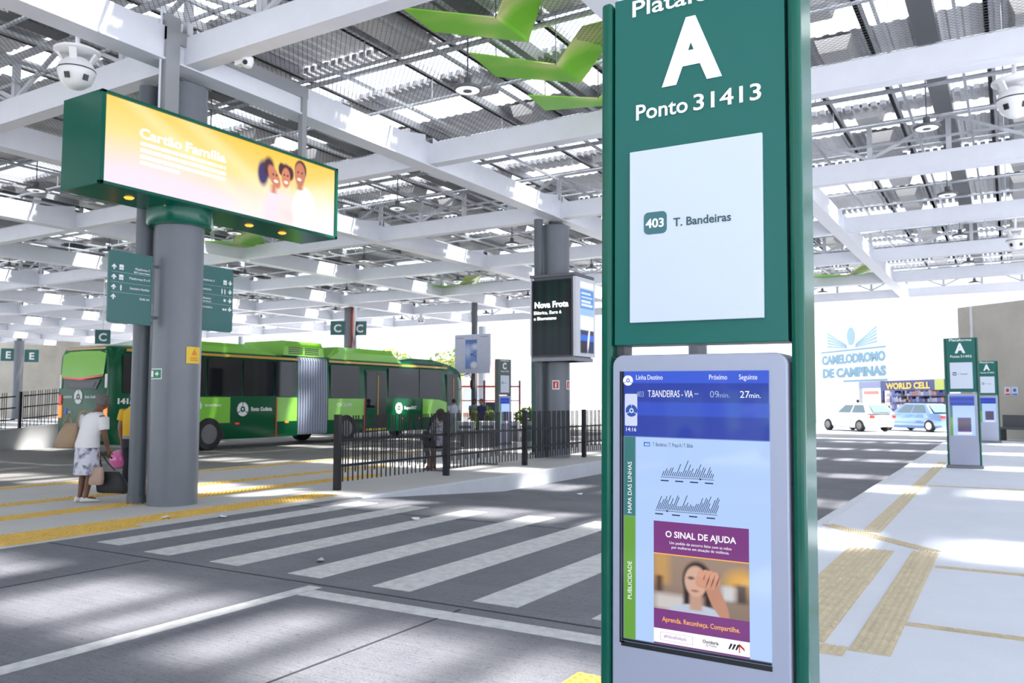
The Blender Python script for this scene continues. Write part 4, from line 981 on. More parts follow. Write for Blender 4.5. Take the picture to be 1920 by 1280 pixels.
# ================================================================ people
def skin_mesh(name, verts, edges, radii, m, parent, sub=2, root=0):
    me = bpy.data.meshes.new('s'); me.from_pydata(verts, edges, []); ob = bpy.data.objects.new('s', me); COL.objects.link(ob)
    ob.modifiers.new('skin', 'SKIN'); sd = ob.modifiers.new('sub', 'SUBSURF'); sd.levels = sub; sd.render_levels = sub
    for i, r in enumerate(radii):
        rr = r if isinstance(r, tuple) else (r, r); me.skin_vertices[0].data[i].radius = rr; me.skin_vertices[0].data[i].use_root = (i == root)
    dg = bpy.context.evaluated_depsgraph_get(); dg.update()
    out = bpy.data.meshes.new_from_object(ob.evaluated_get(dg)); bpy.data.objects.remove(ob); bpy.data.meshes.remove(me)
    out.name = name; out.materials.clear(); out.materials.append(m); out.polygons.foreach_set('use_smooth', [True] * len(out.polygons))
    o = bpy.data.objects.new(name, out); COL.objects.link(o); o.parent = parent; return o
def lerp(a, b, t): return tuple(a[i] * (1 - t) + b[i] * t for i in range(3))
def body(parent, J, m, s=1.0):
    """one continuous figure grown from a joint skeleton (x right, y facing, z up)"""
    V = []; E = []; Rr = []
    def add(p, r, to=None):
        V.append(tuple(p)); Rr.append(r if isinstance(r, tuple) else r * s)
        if to is not None: E.append((to, len(V) - 1))
        return len(V) - 1
    pel = add(J['pelvis'], .125); wa = add(lerp(J['pelvis'], J['chest'], .5), .11, pel); ch = add(J['chest'], .125, wa); nb = add(J['neck'], .062, ch)
    nk = add(lerp(J['neck'], J['head'], .5), .052, nb); jw = add(lerp(J['neck'], J['head'], .8), .072, nk)
    f = Vector(J.get('face', (0, 1, 0))).normalized(); hd = Vector(J['head'])
    h1 = add(tuple(hd + f * .01), .092, jw); h2 = add(tuple(hd + Vector((0, 0, .07)) - f * .008), .085, h1); h3 = add(tuple(hd + Vector((0, 0, .125)) - f * .012), .045, h2)
    for sd in ('l', 'r'):
        sh = add(J[sd + 'sho'], .062, ch); ua = add(lerp(J[sd + 'sho'], J[sd + 'elb'], .5), .05, sh); el = add(J[sd + 'elb'], .041, ua); fa = add(lerp(J[sd + 'elb'], J[sd + 'wri'], .4), .039, el); wr = add(J[sd + 'wri'], .027, fa)
        w = Vector(J[sd + 'wri']); d = (w - Vector(J[sd + 'elb'])).normalized(); hv = Vector(J.get(sd + 'hand', tuple(d))).normalized()
        pm = add(tuple(w + hv * .05), (.036, .022), wr); kn = w + hv * .085
        pv = Vector(J.get(sd + 'palm', (0, 1, 0))); pv = (pv - hv * pv.dot(hv)).normalized(); sdv = hv.cross(pv).normalized()
        for k, L in enumerate((.068, .078, .072, .056)):
            b0 = kn + sdv * (.026 - .0175 * k); f1 = add(tuple(b0), .0105, pm); f2 = add(tuple(b0 + hv * L * .45 + pv * .012), .0095, f1); add(tuple(b0 + hv * L * .75 + pv * .04), .0085, f2)
        t1 = add(tuple(w + hv * .035 + sdv * .036 + pv * .008), .0125, pm); add(tuple(w + hv * .075 + sdv * .05 + pv * .028), .010, t1)
        hp = add(J[sd + 'hip'], .088, pel); th = add(lerp(J[sd + 'hip'], J[sd + 'kne'], .5), .074, hp); kn_ = add(J[sd + 'kne'], .054, th); cf = add(lerp(J[sd + 'kne'], J[sd + 'ank'], .35), .053, kn_); an = add(J[sd + 'ank'], .035, cf)
        t = Vector(J[sd + 'toe']); a = Vector(J[sd + 'ank']); hl = add(tuple(a + Vector((0, 0, -.045)) - (t - a).normalized() * .03), .036, an); add(tuple(lerp(tuple(a), tuple(t), .6)), .034, hl); add(tuple(t), .026, len(V) - 1)
    o = skin_mesh('body', V, E, Rr, m, parent)
    mb = MB()                         # nose, eyes, ears
    up = Vector((0, 0, 1)); sx = f.cross(up).normalized()
    c = hd + f * .093; mb.sphere(c + up * .0, .014, .02, .024, 10, 8)
    for q in (-1, 1): mb.sphere(hd + sx * (q * .088), .014, .022, .032, 10, 8)
    mb.build('face_features', m, o, smooth=True)
    mb = MB()
    for q in (-1, 1): mb.sphere(hd + f * .088 + sx * (q * .032) + up * .025, .012, .008, .008, 8, 6)
    mb.sphere(hd + f * .083 - up * .045, .024, .01, .006, 8, 6)
    mb.build('eyes_and_mouth', mat('dark features', (.05, .02, .02), .5), o); return o
def ring(c, rx, ry, n=20, rot=0.0, tilt=(0, 0)):
    return [(c[0] + rx * math.cos(2 * math.pi * i / n + rot), c[1] + ry * math.sin(2 * math.pi * i / n + rot), c[2] + tilt[0] * math.cos(2 * math.pi * i / n + rot) + tilt[1] * math.sin(2 * math.pi * i / n + rot)) for i in range(n)]
def garment(name, rings, m, parent, cap=True):
    mb = MB(); mb.loft(rings, cap); return mb.build(name, m, parent, smooth=True)
def sleeve(name, a, b, r0, r1, m, parent): mb = MB(); mid = lerp(a, b, .5); mb.tube([lerp(a, b, -.1), a, mid, b], [r0 * .7, r0, (r0 + r1) / 2 * 1.02, r1], 14); return mb.build(name, m, parent, smooth=True)
def hair_cap(parent, hd, f, m, back=.5, r=.104, low=-.02, long=0):
    """hair shell over the crown and the back of the head"""
    mb = MB(); f = Vector(f).normalized(); hd = Vector(hd); up = Vector((0, 0, 1)); sx = f.cross(up).normalized(); n = 20; rows = []
    for k in range(9):
        ph = math.pi / 2 * (1 - k / 8 * 1.5); row = []
        for i in range(n):
            a = 2 * math.pi * i / n; fr = max(0, math.cos(a))     # front side stops higher (the hairline)
            p = max(ph, math.radians(28) * fr ** .5 + math.radians(-40) * (1 - fr ** .5)); rr = r * (1 + .03 * math.sin(7 * a + 3 * k))
            row.append(tuple(hd + up * .05 + (f * math.cos(a) * rr * 1.02 + sx * math.sin(a) * rr * .95) * math.cos(p) + up * rr * 1.0 * math.sin(p) - f * .012))
        rows.append(row)
    mb.loft(rows[::-1], True)
    if long: mb.loft([ring((hd.x - f.x * .05, hd.y - f.y * .05, hd.z - q * long), .085 * (1 - .2 * q), .06, 14) for q in (1, .6, .3, -.3)])
    return mb.build('hair', m, parent, smooth=True)
def shoe(parent, ank, toe, m, h=.075, grow=1.0):
    a = Vector(ank); t = Vector(toe); d = Vector((t.x - a.x, t.y - a.y, 0)).normalized(); s = d.cross(Vector((0, 0, 1))); base = Vector((a.x, a.y, 0)); rings = []
    for q, w, hh in ((-.075, .02, .05), (-.06, .036, h), (0, .041, h), (.06, .045, h * .8), (.12, .05, h * .62), (.165, .044, h * .5), (.19, .02, h * .3)):
        c = base + d * q; rings.append([tuple(c + s * (w * grow * math.cos(2 * math.pi * i / 14)) + Vector((0, 0, .005 + hh / 2 * (1 + math.sin(2 * math.pi * i / 14))))) for i in range(14)])
    mb = MB(); mb.loft(rings); o = mb.build('shoe', m, parent, smooth=True); bm = bmesh.new(); bm.from_mesh(o.data); bmesh.ops.recalc_face_normals(bm, faces=bm.faces); bm.to_mesh(o.data); bm.free(); return o
SK1 = mat('brown skin', (.17, .075, .042), .5); SK2 = mat('tan skin', (.32, .16, .10), .5)
def rotz(a): return -a
# woman in white, seen from behind
heading = math.atan2(.857 * .75 + -.516 * .35, -.516 * .75 + -.857 * -.35)   # mostly away from the camera, a little to the right
P1 = thing('person', 'person in a white blouse and printed skirt standing with bags, seen from behind', 'person', (-11.78, 7.33, 0), R(0))
P1.rotation_euler = (0, 0, R(8))
J1 = dict(pelvis=(0, 0, .86), chest=(.03, .07, 1.15), neck=(.055, .12, 1.33), head=(.085, .19, 1.435), face=(.35, .9, -.25),
          lsho=(-.135, .10, 1.27), lelb=(-.21, .05, 1.03), lwri=(-.18, .16, .86), rsho=(.20, .10, 1.25), relb=(.235, .10, .99), rwri=(.245, .17, .76),
          lhip=(-.08, 0, .82), lkne=(-.085, .03, .45), lank=(-.09, -.01, .085), ltoe=(-.05, .12, .03), rhip=(.08, 0, .82), rkne=(.06, .03, .45), rank=(.05, -.03, .085), rtoe=(.15, .07, .03), rhand=(.1, .1, -1), lhand=(.3, .4, -1))
body(P1, J1, SK1)
BLOUSE = mat('white blouse cotton', (.80, .79, .82), .8, bump=.25, bscale=14)
bl = garment('blouse', [ring((0, .01, .80), .198, .145), ring((0, .01, .86), .195, .145), ring((.0, .03, .98), .175, .13), ring((.02, .065, 1.12), .195, .135), ring((.03, .085, 1.22), .205, .125), ring((.035, .10, 1.285), .16, .10), ring((.05, .12, 1.325), .075, .07)], BLOUSE, P1)
sleeve('sleeve', (-.15, .095, 1.255), (-.195, .06, 1.09), .085, .072, BLOUSE, P1); sleeve('sleeve', (.20, .095, 1.235), (.228, .10, 1.06), .085, .072, BLOUSE, P1)
SKM = bpy.data.materials.new('printed skirt cotton'); SKM.use_nodes = True; nt = SKM.node_tree; b = nt.nodes['Principled BSDF']; b.inputs['Roughness'].default_value = .8
tc = nt.nodes.new('ShaderNodeTexCoord'); n1 = nt.nodes.new('ShaderNodeTexNoise'); n1.inputs['Scale'].default_value = 9; n1.inputs['Detail'].default_value = 4; rp = nt.nodes.new('ShaderNodeValToRGB'); e = rp.color_ramp.elements
e[0].position = .36; e[0].color = (.10, .11, .20, 1); e[1].position = .52; e[1].color = (.66, .66, .76, 1); nt.links.new(tc.outputs['Object'], n1.inputs['Vector']); nt.links.new(n1.outputs['Fac'], rp.inputs[0]); nt.links.new(rp.outputs[0], b.inputs['Base Color'])
mb = MB(); rings = []
for z, rx, ry, f in ((.85, .165, .12, 0), (.78, .19, .14, .0), (.66, .20, .15, .02), (.54, .20, .15, .04), (.44, .205, .155, .07), (.405, .205, .155, .09)):
    rings.append([(rx * (1 + f * math.sin(6 * 2 * math.pi * i / 36)) * math.cos(2 * math.pi * i / 36), .01 + ry * (1 + f * math.sin(6 * 2 * math.pi * i / 36)) * math.sin(2 * math.pi * i / 36), z) for i in range(36)])
mb.loft(rings[::-1], False); mb.build('skirt', SKM, P1, smooth=True)
hair_cap(P1, J1['head'], J1['face'], mat('grey hair', (.16, .15, .15), .8, var=.3, vscale=30, bump=.5, bscale=80), r=.108)
SH = mat('white shoe leather', (.75, .73, .72), .5)
shoe(P1, J1['lank'], J1['ltoe'], SH); shoe(P1, J1['rank'], J1['rtoe'], SH)
MB().tube([(-.0, .19, 1.25), (-.06, .0, 1.345), (-.12, -.03, 1.32), (-.20, -.02, 1.15), (-.255, .02, .98)], .013, 8).build('bag_strap', mat('tan strap', (.38, .27, .17), .6), P1, smooth=True)
# bags
def bag(name, label, loc, w, h, d, m, rz, strap_pts=None, skew=0.0, group=None):
    t = thing(name, label, 'bag', loc, rz); mb = MB(); rings = []
    for q, sx, sy in ((0, .85, .9), (.06, 1, 1), (.35, 1.0, .95), (.7, .84, .7), (.95, .62, .35), (1, .58, .18)):
        rings.append([(skew * q + w / 2 * sx * (abs(math.cos(a)) ** .6) * (1 if math.cos(a) > 0 else -1), d / 2 * sy * (abs(math.sin(a)) ** .7) * (1 if math.sin(a) > 0 else -1), h * q) for a in np.linspace(0, 2 * math.pi, 24, endpoint=False)])
    mb.loft(rings); mb.build('bag_body', m, t, smooth=True)
    if strap_pts: MB().tube(strap_pts, .010, 8).build('handle', m, t, smooth=True)
    return t
LEATH = mat('tan bag leather', (.33, .22, .13), .5, bump=.2, bscale=30)
bag('shoulder_bag', 'tan shoulder bag hanging at the left side of the person in white', (-12.11, 7.19, .80), .36, .36, .12, LEATH, R(16), [(-.05, 0, .33), (.0, 0, .42), (.06, .0, .50), (.10, 0, .42), (.10, 0, .33)], .10)
bag('tote_bag', 'black tote bag hanging low from the right hand of the person in white', (-11.47, 7.57, .13), .48, .31, .16, mat('black bag cloth', (.02, .02, .022), .6), R(25), [(-.16, 0, .28), (-.2, -.04, .5), (-.17, -.06, .60), (-.10, -.02, .46), (.02, 0, .33)], -.05)
bag('handbag', 'small beige pink handbag in front of the black tote bag', (-11.57, 7.36, .26), .22, .26, .1, mat('beige pink leather', (.45, .30, .24), .5, bump=.2, bscale=25), R(25), [(-.05, 0, .26), (-.02, .02, .42), (.0, .06, .48), (.03, .02, .42), (.05, 0, .26)], .03)
# person in yellow behind the pipe
P2 = thing('person', 'person in a yellow shirt half hidden behind the drain pipe', 'person', (-12.19, 8.37, 0), R(20))
J2 = dict(pelvis=(0, 0, .88), chest=(0, .02, 1.2), neck=(0, .02, 1.40), head=(0, .05, 1.51), face=(0, 1, 0), lsho=(-.19, .02, 1.34), lelb=(-.24, -.01, 1.06), lwri=(-.26, .08, .82), rsho=(.19, .02, 1.34), relb=(.23, .02, 1.06), rwri=(.22, .1, .84),
          lhip=(-.09, 0, .86), lkne=(-.10, .03, .47), lank=(-.12, -.02, .09), ltoe=(-.16, .12, .03), rhip=(.09, 0, .86), rkne=(.1, .03, .47), rank=(.1, -.02, .09), rtoe=(.14, .12, .03))
body(P2, J2, SK2)
YS = mat('yellow shirt cotton', (.72, .42, .02), .8, bump=.2, bscale=12)
garment('shirt', [ring((0, .01, .92), .185, .13), ring((0, .01, 1.0), .185, .13), ring((0, .02, 1.2), .205, .135), ring((0, .02, 1.31), .20, .115), ring((0, .02, 1.37), .12, .09), ring((0, .02, 1.405), .075, .07)], YS, P2)
sleeve('sleeve', (-.185, .02, 1.33), (-.222, .0, 1.17), .082, .075, YS, P2); sleeve('sleeve', (.185, .02, 1.33), (.222, .02, 1.17), .082, .075, YS, P2)
garment('shirt_hem', [ring((0, .01, .84), .18, .13), ring((0, .01, .93), .187, .132)], mat('grey hem', (.3, .3, .32), .8), P2)
DT = mat('dark trousers', (.018, .02, .03), .8)
garment('trousers', [ring((0, 0, .74), .18, .125), ring((0, 0, .88), .178, .125)], DT, P2)
for s in ('l', 'r'):
    mb = MB(); mb.tube([J2[s + 'hip'], lerp(J2[s + 'hip'], J2[s + 'kne'], .5), J2[s + 'kne'], lerp(J2[s + 'kne'], J2[s + 'ank'], .5), J2[s + 'ank']], [.1, .092, .075, .068, .06], 14); mb.build('trouser_leg', DT, P2, smooth=True); shoe(P2, J2[s + 'ank'], J2[s + 'toe'], BLACK, grow=1.1)
hair_cap(P2, J2['head'], J2['face'], mat('black hair', (.015, .012, .012), .6))
hel = thing('helmet', 'glossy pink motorcycle helmet held beside the drain pipe', 'helmet', (-12.45, 8.33, .535), R(20))
PK = mat('glossy pink shell', (.72, .13, .38), .15, coat=.9)
MB().lathe([(.10, -.13), (.145, -.10), (.165, -.02), (.16, .06), (.12, .125), (.05, .155), (.001, .16)], 28).build('shell', PK, hel, smooth=True)
mb = MB(); n = 12
mb.loft([[(.168 * math.cos(a) * k, .168 * math.sin(a) * k, z) for k, z in ((1, -.03), (.97, .06), (.94, .06), (.96, -.03))] for a in np.linspace(R(30), R(150), n)]); mb.build('visor', GLASS, hel, smooth=True)
MB().lathe([(.09, -.135), (.11, -.125), (.10, -.10)], 24).build('lining', BLACK, hel)
MB().tube([(-.08, .0, -.12), (-.07, .12, .05), (-.12, .2, .2), (-.14, .22, .27), (-.08, .2, .2), (.02, .12, .12)], .008, 6).build('chin_strap', BLACK, hel)
# seated person and bench
bench = thing('bench', 'dark metal bench behind the black railing', 'bench', (-10.55, 14.2, 0))
MB().box(-.22, .22, 0, 2.35, .42, .48).build('seat', DARK_STEEL, bench, bevel=.01); MB().box(.16, .22, .9, 2.35, .48, .82).build('backrest', DARK_STEEL, bench, bevel=.01)
for y in (.12, 2.2): MB().tube([(-.2, y, .43), (-.28, y, .02), (.28, y, .02), (.2, y, .43)], .018, 8).build('leg', DARK_STEEL, bench, smooth=True)
P3 = thing('person', 'person with dark clothes seated on the bench behind the railing', 'person', (-10.55, 14.6, 0), R(75))
J3 = dict(pelvis=(0, -.02, .56), chest=(0, .0, .86), neck=(0, .03, 1.05), head=(0, .08, 1.16), face=(0, 1, -.2), lsho=(-.18, .02, .99), lelb=(-.22, .1, .75), lwri=(-.12, .32, .66), rsho=(.18, .02, .99), relb=(.22, .1, .75), rwri=(.12, .32, .66),
          lhip=(-.09, 0, .56), lkne=(-.10, .42, .55), lank=(-.08, .30, .09), ltoe=(-.08, .44, .03), rhip=(.09, 0, .56), rkne=(.1, .44, .55), rank=(.10, .42, .09), rtoe=(.10, .56, .03))
body(P3, J3, SK1)
FL = mat('patterned top cloth', (.20, .20, .24), .8, var=.9, vscale=22)
garment('top', [ring((0, -.02, .52), .19, .15), ring((0, -.01, .66), .18, .14), ring((0, .0, .85), .2, .135), ring((0, .02, .97), .19, .11), ring((0, .03, 1.04), .08, .07)], FL, P3)
sleeve('sleeve', (-.18, .02, .98), (-.21, .08, .80), .075, .065, FL, P3); sleeve('sleeve', (.18, .02, .98), (.21, .08, .80), .075, .065, FL, P3)
for s in ('l', 'r'):
    mb = MB(); mb.tube([J3[s + 'hip'], lerp(J3[s + 'hip'], J3[s + 'kne'], .5), J3[s + 'kne'], lerp(J3[s + 'kne'], J3[s + 'ank'], .35)], [.11, .10, .085, .08], 14); mb.build('trouser_leg', DT, P3, smooth=True); shoe(P3, J3[s + 'ank'], J3[s + 'toe'], mat('brown sandal', (.16, .07, .03), .6), .05)
hair_cap(P3, J3['head'], J3['face'], mat('black hair', (.015, .012, .012), .6), long=.1)
bag('handbag', 'black handbag on the lap of the seated person', (-10.88, 14.5, .62), .3, .22, .14, mat('black bag cloth', (.02, .02, .022), .6), R(75))
def small_person(loc, rz, label, top, bottom, skin, hairm, sit=False):
    t = thing('person', label, 'person', loc, rz, None); J = {k: v for k, v in J2.items()}
    body(t, J, skin); garment('shirt', [ring((0, .01, .84), .185, .13), ring((0, .01, 1.0), .185, .13), ring((0, .02, 1.2), .205, .135), ring((0, .02, 1.31), .20, .115), ring((0, .02, 1.37), .12, .09), ring((0, .02, 1.405), .075, .07)], top, t)
    for s in ('l', 'r'):
        q = -1 if s == 'l' else 1
        sleeve('sleeve', (q * .185, .02, 1.33), (q * .222, .01, 1.15), .082, .072, top, t)
        mb = MB(); mb.tube([J[s + 'hip'], J[s + 'kne'], J[s + 'ank']], [.105, .08, .065], 12); mb.build('trouser_leg', bottom, t, smooth=True); shoe(t, J[s + 'ank'], J[s + 'toe'], BLACK)
    hair_cap(t, J['head'], J['face'], hairm); return t
BLK = mat('black hair', (.015, .012, .012), .6)
small_person((-20.6, 31.0, -.1), R(200), 'person in a grey shirt standing beyond the bus front', mat('grey shirt', (.2, .2, .22), .8), DT, SK1, BLK)
small_person((-18.9, 29.0, -.1), R(160), 'person in a navy shirt standing left of the distant C totem', mat('navy shirt', (.02, .03, .12), .8), DT, SK2, mat('brown hair', (.09, .04, .02), .6))
small_person((-20.9, 29.8, -.1), R(30), 'person in pale clothes boarding at the bus front', mat('pale blue shirt', (.5, .55, .65), .8), mat('pale trousers', (.4, .5, .5), .8), SK2, BLK)

# ================================================================ cars on the far street
def car(label, loc, ang, paint, kind='hatch'):
    t = thing('car', label, 'car', loc, ang); L = 4.0 if kind == 'hatch' else 4.5; mb = MB()
    def rg(x, w, z0, z1): return [(x, w * .9, z0), (x, w, z0 + .15), (x, w, z0 + (z1 - z0) * .6), (x, w * .93, z1), (x, 0, z1 + .02), (x, -w * .93, z1), (x, -w, z0 + (z1 - z0) * .6), (x, -w, z0 + .15), (x, -w * .9, z0)]
    h = L / 2
    mb.loft([rg(-h, .60, .42, .75), rg(-h + .1, .76, .26, .86), rg(-h + .5, .84, .2, .93), rg(-.6, .86, .18, .95), rg(.6, .86, .18, .95), rg(h - .9, .84, .2, .90), rg(h - .25, .78, .22, .74), rg(h, .58, .34, .62)])
    o = mb.build('body_shell', paint, t, smooth=True)
    xr = -h + .12 if kind == 'hatch' else -h + .75
    mb = MB(); cab = lambda x, w, z: [(x, w, z), (x, w * .5, z + .03), (x, -w * .5, z + .03), (x, -w, z)]
    mb.add([(xr - .1, .80, .92), (xr - .1, -.80, .92), (h - 1.05, .80, .92), (h - 1.05, -.80, .92), (xr + .45, .60, 1.44), (xr + .45, -.60, 1.44), (h - 1.85, .60, 1.46), (h - 1.85, -.60, 1.46)],
           [(0, 2, 6, 4), (3, 1, 5, 7), (2, 3, 7, 6), (1, 0, 4, 5), (4, 6, 7, 5), (0, 1, 3, 2)])
    mb.build('cabin', paint, t, bevel=.05)
    g = mat('car window glass', (.10, .16, .19), .05, coat=1.0)
    for s in (-1, 1):
        def P(u, v): x = (xr - .1) * (1 - u) + (h - 1.05) * u; x2 = (xr + .45) * (1 - u) + (h - 1.85) * u; return (x * (1 - v) + x2 * v, s * (.815 - .20 * v), .92 + .52 * v)
        for u0, u1 in ((.12, .47), (.52, .86)):
            q = [P(u0, .12), P(u1, .12), P(u1, .86), P(u0, .86)]; MB().add(q, [(0, 1, 2, 3) if s < 0 else (3, 2, 1, 0)]).build('window', g, t)
        for x in (-h + .78, h - .82):
            w = MB(); w.T = Matrix.Translation((x, s * .78, .31)) @ Matrix.Rotation(math.pi / 2, 4, 'X'); w.lathe([(.18, -.1), (.29, -.1), (.31, -.06), (.31, .06), (.29, .1), (.18, .1)], 24); wo = w.build('wheel', RUB, t, smooth=True)
            w = MB(); w.T = Matrix.Translation((x, s * .86, .31)) @ Matrix.Rotation(math.pi / 2, 4, 'X'); w.lathe([(.001, -.02), (.19, -.03), (.2, 0), (.19, .03), (.001, .02)], 20); w.build('rim', RIM if kind == 'hatch' else WHITE_PAINT, wo)
        MB().box(-h - .01, -h + .12, s * .66 - .1, s * .66 + .1, .70, .84).build('tail_light', LAMPR, t); MB().box(h - .16, h - .03, s * .6 - .14, s * .6 + .14, .52, .64).build('headlight', WHITE, t)
    MB().add([(xr - .13, .62, 1.0), (xr - .13, -.62, 1.0), (xr + .36, -.5, 1.38), (xr + .36, .5, 1.38)], [(0, 3, 2, 1)]).build('rear_window', g, t)
    MB().add([(h - 1.08, .68, .97), (h - 1.08, -.68, .97), (h - 1.82, -.54, 1.43), (h - 1.82, .54, 1.43)], [(0, 1, 2, 3)]).build('windscreen', g, t)
    MB().box(-h - .03, -h + .08, -.26, .26, .46, .58).build('number_plate', mat('plate grey', (.5, .5, .52), .5), t); return t
ANG = math.atan2(.655, -.755)
car('white hatchback parked on the sunlit street', (-7.1, 47.4, -.12), ANG, mat('white car paint', (.8, .8, .8), .2, coat=.8))
car('blue sedan parked behind the white hatchback', (-4.15, 48.6, -.12), ANG, mat('light blue car paint', (.20, .32, .55), .2, .3, coat=.9), 'sedan')
# ================================================================ right concrete wall
CONC = mat('beige concrete wall', (.47, .44, .385), .8, var=.10, vscale=.8, bump=.1, bscale=12)
def frame_at(p, ang): return Matrix.Translation(p) @ Matrix.Rotation(ang, 4, 'Z')
AW = math.atan2(-.62, .78)
m = MB(); m.T = frame_at((-1.75, 38.6, 0), AW); m.box(0, 24, 0, .6, 0, 5.30); m.box(.63, .70, -.07, 0, 0, 5.30, 1)
struct(m.build('wall_right', [CONC, WHITE_PAINT]), 'tall beige concrete wall behind the far totems', 'wall')
W2 = lambda s, z, o=-.02: tuple((frame_at((-1.75, 38.6, 0), AW) @ Vector((s, o, z))))
for k, (s, c, lb, rc) in enumerate(((2.14, (.75, .06, .04), 'white notice with red marks on the beige wall', RED), (2.44, (.05, .12, .5), 'white notice with blue marks on the beige wall', mat('blue mark', (.05, .15, .6), .4)))):
    t = thing('wall_notice', lb, 'sign', W2(s, 1.68), AW, 'notices on the beige wall')
    MB().box(-.135, .135, -.005, .015, 0, .33).build('plate', WHITE_PANEL, t); MB().sphere((0, -.006, .2), .07, .004, .07, 16, 8).box(-.11, .11, -.008, -.004, .02, .07).build('mark', rc, t)
bn = thing('bench', 'dark metal bench by the beige wall at the right edge', 'bench', W2(2.9, 0, -1.0), AW + .0)
MB().box(-.4, 1.4, -.25, .25, .42, .5).build('seat', DARK_STEEL, bn); MB().box(-.4, 1.4, .2, .26, .5, .95).build('backrest', DARK_STEEL, bn)
for x in (-.3, 1.2): MB().box(x - .03, x + .03, -.22, .22, 0, .42).build('leg', DARK_STEEL, bn)

# ================================================================ shop building across the street
AF = math.atan2(-.752, .659)
FB = thing('shop_building', 'white market building with blue lettering across the street', 'building', (-7.95, 65.39, -.12), AF)
FW = mat('white facade paint', (.82, .84, .86), .8, var=.02)
mb = MB(); mb.box(-14, 22, 0, .3, 3.0, 11); mb.box(-14, -2.9, 0, .3, 0, 3.0); mb.box(7.0, 22, 0, .3, 0, 3.0); mb.box(-2.9, 7.0, 2.6, 2.9, 0, 3.0); mb.box(-2.9, 7, .3, 2.6, 2.95, 3.0); mb.build('facade', FW, FB)
PB = mat('glare-paled blue lettering', (.17, .29, .38), .7)  # blue lightened: the street glare is mixed into the letter colour
text('lettering', 'CAMELODROMO', .68, PB, FB, (-7.9, -.02, 4.52), width=8.4, bold=.06, depth=.02); text('lettering', 'DE CAMPINAS', .68, PB, FB, (-7.85, -.02, 3.45), width=8.35, bold=.06, depth=.02)
MB().box(-8, .55, -.03, 0, 5.42, 5.56).build('rule', PB, FB); MB().box(-4.9, .62, -.03, 0, 3.03, 3.17).build('rule', PB, FB)
PBL = mat('pale sky emblem', (.24, .36, .42), .7)
for s in (-1, 1):
    mb = MB()
    for k in range(5):
        a = .0 + k * .17; x0, z0 = -3.75 + s * .55, 5.62 + k * .06
        mb.prism([(x0, z0), (x0 + s * 2.75, z0 + .25 + a * 1.2), (x0 + s * 2.75, z0 + .42 + a * 1.2), (x0, z0 + .05)][::s], -.03, 0)
    mb.build('emblem_wing', PBL, FB)
MB().sphere((-3.75, -.02, 6.55), .55, .03, .72, 20, 12).build('emblem_head', PBL, FB)
NAVY = mat('navy shop fascia', (.06, .07, .20), .5)
MB().box(.0, 7.0, -.06, .02, 2.30, 2.98).build('fascia', NAVY, FB); text('shop_lettering', 'WORLD CELL', .42, mat('yellow shop letters', (.75, .52, .12), .5), FB, (.6, -.08, 2.42), width=4.7, bold=.04, depth=.02)
MB().box(5.7, 6.6, -.08, -.05, 2.3, 2.98).build('lime_panel', mat('lime panel', (.45, .5, .12), .5), FB); MB().box(-.15, .12, -.05, .1, 0, 3).build('pillar', NAVY, FB)
MB().box(-2.8, -.15, -.05, .02, 2.5, 2.98).build('fascia', mat('grey violet fascia', (.25, .27, .42), .5), FB); MB().box(-2.2, -.5, -.06, .0, 2.05, 2.3).build('red_sign', mat('salmon sign', (.75, .25, .2), .5), FB)
mb = MB(); 
for z in (.45, .95, 1.45, 1.9): mb.box(-2.6, 6.9, 1.9, 2.5, z, z + .04)
mb.box(-2.8, 6.95, 2.5, 2.58, 0, 2.9, 1)
mb.build('shelving', [mat('shelf blue', (.10, .12, .28), .6), NAVY], FB)
rng = random.Random(5); cols = [(.08, .1, .3), (.5, .5, .6), (.15, .2, .5), (.6, .3, .3), (.02, .02, .05), (.3, .35, .6), (.7, .7, .75)]; mb = MB()
for z in (.49, .99, 1.49, 1.94):
    x = -2.5
    while x < 6.8: w = .12 + .22 * rng.random(); h = .15 + .26 * rng.random(); mb.box(x, x + w, 1.95, 2.4, z, z + h, rng.randrange(7)); x += w + .03
gd = mb.build('goods', [mat('goods %s' % 'abcdefg'[i], c, .5) for i, c in enumerate(cols)], FB); gd['kind'] = 'stuff'
fp = lambda s, o=-1.6: tuple(frame_at((-7.95, 65.39, -.12), AF) @ Vector((s, o, 0)))
small_person(fp(2.4), AF + .3, 'person in an orange top in front of the navy shop', mat('orange top', (.75, .38, .08), .8), DT, SK2, BLK)
small_person(fp(5.0), AF + 2.5, 'person in a dark top at the right of the navy shop', mat('dark navy top', (.03, .03, .08), .8), DT, SK1, BLK)
small_person(fp(-.6), AF + 1.2, 'person in a white top left of the navy shop pillar', mat('white top', (.75, .75, .77), .8), DT, SK2, BLK)

# ================================================================ left side: wall, ramp and its railing
YR = R(31.036)
m = MB(); m.T = frame_at((-73.2, 40.0, 0), YR); m.box(-8, 12, 0, .4, -.12, 6.65)
struct(m.build('wall_left', mat('beige block wall', (.40, .375, .33), .8, var=.12, vscale=.7)), 'long beige wall at the far left behind the E signs', 'wall')
rz_ = lambda y: .64 + .09 * (y - 14.4)
m = MB(); ys = np.linspace(9, 19, 11)
for a, b in zip(ys[:-1], ys[1:]):
    m.add([(-28.2, a, -.1), (-27.9, a, -.1), (-27.9, a, rz_(a) - .12), (-28.2, a, rz_(a) - .12), (-28.2, b, -.1), (-27.9, b, -.1), (-27.9, b, rz_(b) - .12), (-28.2, b, rz_(b) - .12)], [(0, 1, 2, 3), (7, 6, 5, 4), (1, 5, 6, 2), (3, 2, 6, 7), (0, 3, 7, 4)])
struct(m.build('ramp_wall', mat('ramp kerb concrete', (.34, .34, .35), .7)), 'low grey concrete edge of the access ramp', 'ramp')
